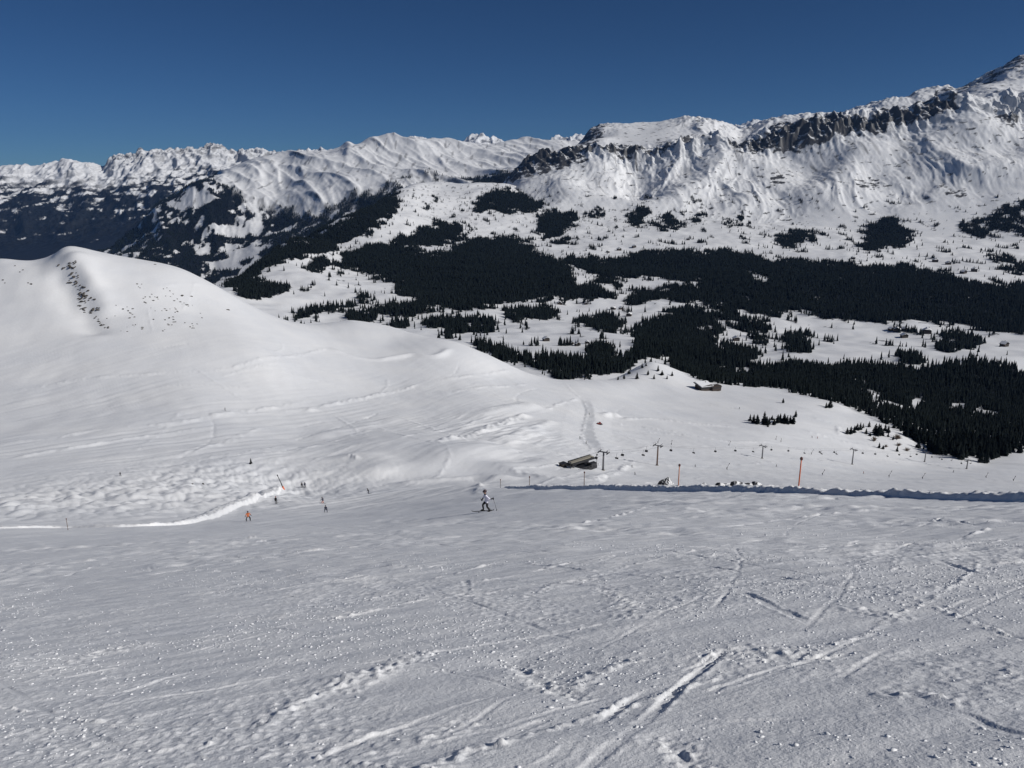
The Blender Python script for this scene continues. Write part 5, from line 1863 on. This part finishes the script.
def skier_joints(crouch=0.0, arms='out', stance=0.22, lean=0.0, split=0.0):
    """figure looks along -Y; feet at z=0, about 1.72 m tall upright"""
    c = crouch
    ph = 0.93 - 0.22 * c
    J = {
        'pelvis': ((lean * 0.5, 0.02 + 0.10 * c, ph), (0.16, 0.13)),
        'waist': ((lean * 0.75, 0.0 + 0.04 * c, ph + 0.16), (0.175, 0.145)),
        'chest': ((lean, -0.03 - 0.10 * c, ph + 0.36), (0.205, 0.165)),
        'neck': ((lean * 1.1, -0.05 - 0.17 * c, ph + 0.54), 0.065),
        'chin': ((lean * 1.15, -0.08 - 0.21 * c, ph + 0.62), 0.085),
        'head': ((lean * 1.2, -0.07 - 0.22 * c, ph + 0.72), (0.10, 0.115)),
    }
    E = [('pelvis', 'waist'), ('waist', 'chest'), ('chest', 'neck'), ('neck', 'chin'), ('chin', 'head')]
    for s, k in ((-1, 'l'), (1, 'r')):
        hx = 0.10
        J['hip' + k] = ((s * hx + lean * 0.45, 0.02 + 0.08 * c, ph - 0.06), 0.115)
        sp_ = -s * split * -1
        J['knee' + k] = ((s * (hx + stance) * 0.75, -0.08 - 0.20 * c + sp_ * 0.6, 0.50 - 0.06 * c), 0.075)
        J['ankle' + k] = ((s * stance, 0.03 + sp_, 0.12), 0.065)
        J['toe' + k] = ((s * stance, -0.17 + sp_, 0.07), 0.058)
        E += [('pelvis', 'hip' + k), ('hip' + k, 'knee' + k), ('knee' + k, 'ankle' + k), ('ankle' + k, 'toe' + k)]
        J['shoulder' + k] = ((s * 0.19 + lean, -0.03 - 0.12 * c, ph + 0.45), 0.075)
        if arms == 'trail':                             # one arm ahead and low, the other stretched out behind
            J['elbow' + k] = ((s * 0.28 + lean, -0.12 if s < 0 else 0.20, ph + 0.22), 0.066)
            J['wrist' + k] = ((s * 0.30 + lean, -0.26 if s < 0 else 0.40, ph + (0.0 if s < 0 else 0.24)), 0.045)
        elif arms == 'out':
            J['elbow' + k] = ((s * 0.33 + lean, -0.06 - 0.15 * c, ph + 0.22), 0.066)
            J['wrist' + k] = ((s * 0.42 + lean * 0.8, -0.24 - 0.15 * c, ph + 0.12), 0.045)
        else:
            J['elbow' + k] = ((s * 0.27 + lean, 0.0, ph + 0.18), 0.066)
            J['wrist' + k] = ((s * 0.30 + lean * 0.6, -0.10, ph - 0.06), 0.045)
        w = np.array(J['wrist' + k][0])
        e = np.array(J['elbow' + k][0])
        dd = (w - e) / np.linalg.norm(w - e)
        J['palm' + k] = (tuple(w + dd * 0.07), 0.046)
        J['fist' + k] = (tuple(w + dd * 0.13 + np.array([0, 0, -0.02])), 0.040)
        J['thumb' + k] = (tuple(w + dd * 0.09 + np.array([-s * 0.05, -0.01, 0.015])), 0.018)
        E += [('chest', 'shoulder' + k), ('shoulder' + k, 'elbow' + k), ('elbow' + k, 'wrist' + k), ('wrist' + k, 'palm' + k), ('palm' + k, 'fist' + k), ('palm' + k, 'thumb' + k)]
    return J, E, ph


def make_person(loc, facing, label, jacket, trousers, helmet, crouch=0.35, arms='out', stance=0.2, lean=0.0, height=1.0, skis=True, backpack=None, group='skiers on the slope', board=False, tilt=(0, 0), split=0.0):
    J, E, ph = skier_joints(crouch, arms, stance, lean, split)
    me = skin_body(J, E)
    for mt in (M[jacket], M[trousers], M['black'], M['skin']):
        me.materials.append(mt)
    head = np.array(J['head'][0])
    wr = [np.array(J['wrist' + k][0]) for k in 'lr']
    for pl in me.polygons:
        c = np.array(pl.center)
        if min(np.linalg.norm(c - (w + 0)) - 0.0 for w in wr) < 0.15 and c[2] < ph + 0.35 and abs(c[0] - lean * 0.7) > 0.22:
            pl.material_index = 2
        elif c[2] < 0.17:
            pl.material_index = 2
        elif ph + 0.50 < c[2] < ph + 0.585 and abs(c[0] - lean) < 0.13:
            pl.material_index = 2
        elif c[2] < ph - 0.10:
            pl.material_index = 1
        elif c[2] > ph + 0.57:
            pl.material_index = 3
        else:
            pl.material_index = 0
        pl.use_smooth = True
    t = thing('person', label, 'person', loc, facing, group)
    t.rotation_euler = (tilt[0], tilt[1], facing)
    t.scale = (height,) * 3
    b = bpy.data.objects.new('body', me)
    COL.objects.link(b)
    b.parent = t
    bm = BM()
    ball(bm, head + np.array([0, 0.015, 0.03]), 0.132, 3, (0.92, 1.08, 0.98))
    for v in list(bm.verts):
        if v.co.z < head[2] - 0.02 and v.co.y < head[1] - 0.02:
            v.co.z = head[2] - 0.02 + (v.co.z - head[2] + 0.02) * 0.15
    obj('helmet', bm, M[helmet], t, True)
    bm = BM()
    box(bm, head + np.array([0, -0.125, -0.005]), (0.17, 0.06, 0.075))
    obj('goggles', bm, M['glass'], t, bevel=0.02)
    bm = BM()
    ball(bm, head + np.array([0, -0.125, -0.075]), 0.022, 1, (0.8, 1.2, 1.2))
    box(bm, head + np.array([0, -0.105, -0.125]), (0.05, 0.02, 0.012))
    obj('face_detail', bm, M['skin'], t)
    if backpack:
        bm = BM(); box(bm, (lean, 0.17 + 0.0 * crouch, ph + 0.30), (0.30, 0.17, 0.44), (0.25 * crouch, 0, 0)); obj('backpack', bm, M[backpack], t, bevel=0.05)
    if skis:
        for s in (-1, 1):
            bm = BM()
            prof = [(-0.80, 0.10), (-0.72, 0.035), (-0.6, 0.018), (0, 0.012), (0.75, 0.018), (0.86, 0.05)]
            for (y0, z0), (y1, z1) in zip(prof[:-1], prof[1:]):
                box(bm, (s * stance, (y0 + y1) / 2 - 0.05 + s * split, (z0 + z1) / 2), (0.09, math.hypot(y1 - y0, z1 - z0) + 0.01, 0.022), (math.atan2(z1 - z0, y1 - y0), 0, 0))
            box(bm, (s * stance, -0.05 + s * split, 0.04), (0.07, 0.36, 0.05))
            obj('ski', bm, M['dark'], t)
    if board:
        bm = BM(); box(bm, (0, -0.05, 0.02), (1.5, 0.27, 0.03)); obj('snowboard', bm, M['dark'], t, bevel=0.01)
    return t, J


SLP = math.atan(0.42)
p = spot(486.5, 511.8)
t, J = make_person(p, R(-80), 'skier in white jacket, black trousers and plum helmet crossing the piste', 'white_cloth', 'black', 'helmet', 0.2, 'trail', 0.17, 0.0, hpx(p, 21) / 1.62, True, None, tilt=(0.0, 0.0), split=0.22)
main_p, main_h = p, hpx(p, 21) / 1.62
# ski poles held by the nearest skier
mw = Matrix.Translation(Vector(p)) @ Euler((0, 0, R(-80))).to_matrix().to_4x4() @ Matrix.Scale(main_h, 4)
for k, lb, dx in (('l', 'ski pole held low in the leading hand of the nearest skier', (-0.05, 0.75)), ('r', 'ski pole planted by the outstretched rear hand of the nearest skier', (0.05, 0.24))):
    a = mw @ Vector(J['palm' + k][0])
    bxy = mw @ (Vector(J['palm' + k][0]) + Vector((dx[0], dx[1], 0)))
    gz = ground(bxy.x, bxy.y)[0]
    o = thing('ski_pole', lb, 'ski pole', tuple(a))
    bt = Vector((bxy.x, bxy.y, gz)) - a
    bm = BM(); tube(bm, bt, (-bt.x * 0.08, -bt.y * 0.08, 0.10), 0.014, 0.012, 8); obj('shaft', bm, M['steel'], o, True)
    bm = BM(); tube(bm, (0, 0, -0.08), (-bt.x * 0.1, -bt.y * 0.1, 0.12), 0.022, None, 8); obj('grip', bm, M['black'], o, True)
    bm = BM(); tube(bm, bt * 0.93, bt * 0.945, 0.06, 0.05, 10); obj('basket', bm, M['dark'], o, True)


def small_person(px, py, npx, facing, label, jacket, trousers, helmet, **kw):
    p = spot(px, py)
    if p is None:
        return
    return make_person(p, facing, label, jacket, trousers, helmet, height=min(1.15, max(0.8, hpx(p, npx) / 1.62)), **kw)


small_person(248.5, 521, 10, R(25), 'skier in orange jacket with dark trousers near the left piste edge', 'orange_cloth', 'black', 'helmet', crouch=0.3, stance=0.28)
small_person(276, 503.8, 7, R(170), 'skier dressed all in dark below the leaning lance', 'black', 'black', 'red', crouch=0.1, arms='down', stance=0.15)
small_person(323, 503.5, 6.5, R(-120), 'skier in dark jacket and salmon trousers in mid-piste', 'navy', 'salmon', 'black', crouch=0.5, stance=0.2)
small_person(326, 512.5, 7, R(10), 'skier in navy with legs apart, nearer of two in mid-piste', 'navy', 'navy', 'black', crouch=0.15, arms='down', stance=0.26)
small_person(302, 487.6, 5, R(0), 'left one of two dark skiers standing together on the piste', 'black', 'black', 'black', crouch=0.1, arms='down')
small_person(305, 487.4, 5, R(30), 'right one of two dark skiers standing together on the piste', 'navy', 'black', 'black', crouch=0.1, arms='down')
small_person(369, 493.8, 5.5, R(-60), 'dark skier leaning into a turn far down the piste', 'black', 'navy', 'black', crouch=0.6, stance=0.2, tilt=(0, -0.5))
for a, b, n_, lb in ((120.5, 476, 3.5, 'tiny dark skier alone in the snow bowl at left'), (225, 411, 3.5, 'tiny dark skier high under the left hill'),
                     (580, 439, 4, 'tiny skier left of another at the foot of the groomed track'), (586, 444, 4, 'tiny skier right of another at the foot of the groomed track'),
                     (589, 415, 3.5, 'tiny skier on the groomed track'), (739.5, 409, 3, 'tiny skier below the mountain hut'),
                     (635, 475, 3, 'tiny skier between the boulder and the lift station'), (632, 467.5, 2.5, 'tiny skier left of the brown lift pylon'),
                     (695, 467, 2.5, 'tiny skier on the slope beneath the long lift span'), (776.5, 467, 2.5, 'tiny skier near the tallest orange pole top'),
                     (863.5, 474, 3, 'tiny skier on the snow below the right lift pylon'), (953.5, 472.5, 3.5, 'tiny skier beneath the last lift pylon'),
                     (812, 438, 2.5, 'tiny left one of two skiers above the lift line'), (817.5, 438.5, 2.5, 'tiny right one of two skiers above the lift line')):
    small_person(a, b, n_, R(random.uniform(0, 360)), lb, random.choice(['black', 'navy', 'red_cloth', 'black']), 'black', 'black', crouch=0.25)


# ------------------------------------------------------------------ air
zlo = min(float(g.min()) for g in (G[2][3], RMG[2], LRG[2], FRG[2])) - 120
me = bpy.data.meshes.new('haze')
bm = BM()
zhi = max(float(g.max()) for g in (RMG[2], LRG[2], FRG[2], Z)) + 40
x0, x1, y0, y1, z0, z1 = -24000, 24000, -60, 26500, zlo, zhi
box(bm, ((x0 + x1) / 2, (y0 + y1) / 2, (z0 + z1) / 2), (x1 - x0, y1 - y0, z1 - z0))
hz = obj('haze', bm, plain('haze_air', (1, 1, 1)))
hz['kind'] = 'stuff'
nt = hz.data.materials[0].node_tree
for nd in list(nt.nodes):
    if nd.type != 'OUTPUT_MATERIAL':
        nt.nodes.remove(nd)
pv = nt.nodes.new('ShaderNodeVolumePrincipled')
pv.inputs['Color'].default_value = (0.26, 0.50, 1.0, 1)
pv.inputs['Density'].default_value = 9.5e-6
pv.inputs['Anisotropy'].default_value = 0.1
nt.links.new(pv.outputs['Volume'], [q for q in nt.nodes if q.type == 'OUTPUT_MATERIAL'][0].inputs['Volume'])

# ------------------------------------------------------------------ light
SUN_EL, SUN_TH = R(33), R(-18)
sd = Vector((math.cos(SUN_TH) * math.cos(SUN_EL), math.sin(SUN_TH) * math.cos(SUN_EL), math.sin(SUN_EL)))
sl = bpy.data.lights.new('sun', 'SUN')
sl.energy = 3.4
sl.angle = R(0.53)
sl.color = (1.0, 0.965, 0.91)
so = bpy.data.objects.new('sun', sl)
COL.objects.link(so)
so.rotation_euler = sd.to_track_quat('Z', 'Y').to_euler()
so.location = (200, -50, 300)
w = bpy.data.worlds.new('World')
scene.world = w
w.use_nodes = True
nt = w.node_tree
bg = nt.nodes['Background']
sk = nt.nodes.new('ShaderNodeTexSky')
sk.sky_type = 'NISHITA'
sk.sun_disc = False
sk.sun_elevation = SUN_EL
sk.sun_rotation = math.atan2(sd.x, sd.y)
sk.altitude = 2600
sk.air_density = 0.7
sk.dust_density = 0.25
sk.ozone_density = 3.0
tn = nt.nodes.new('ShaderNodeVectorMath')
tn.operation = 'MULTIPLY'
tn.inputs[1].default_value = (0.275, 0.475, 0.67)
nt.links.new(sk.outputs['Color'], tn.inputs[0])
nt.links.new(tn.outputs['Vector'], bg.inputs['Color'])
bg.inputs['Strength'].default_value = 0.05

# ------------------------------------------------------------------ camera
cd = bpy.data.cameras.new('camera')
co_ = bpy.data.objects.new('camera', cd)
COL.objects.link(co_)
cd.sensor_width = 36
cd.lens = 36 * F / 1024
cd.clip_start = 0.1
cd.clip_end = 80000
co_.location = (0, 0, 0)
co_.rotation_euler = (math.pi / 2 - PITCH, 0, 0)
scene.camera = co_

scene.view_settings.view_transform = 'Standard'
scene.view_settings.look = 'None'
scene.view_settings.gamma = 1
scene.view_settings.use_curve_mapping = False
scene.view_settings.exposure = 0.11
scene.cycles.use_denoising = True
scene.cycles.max_bounces = 5
scene.cycles.diffuse_bounces = 3
scene.cycles.volume_bounces = 0
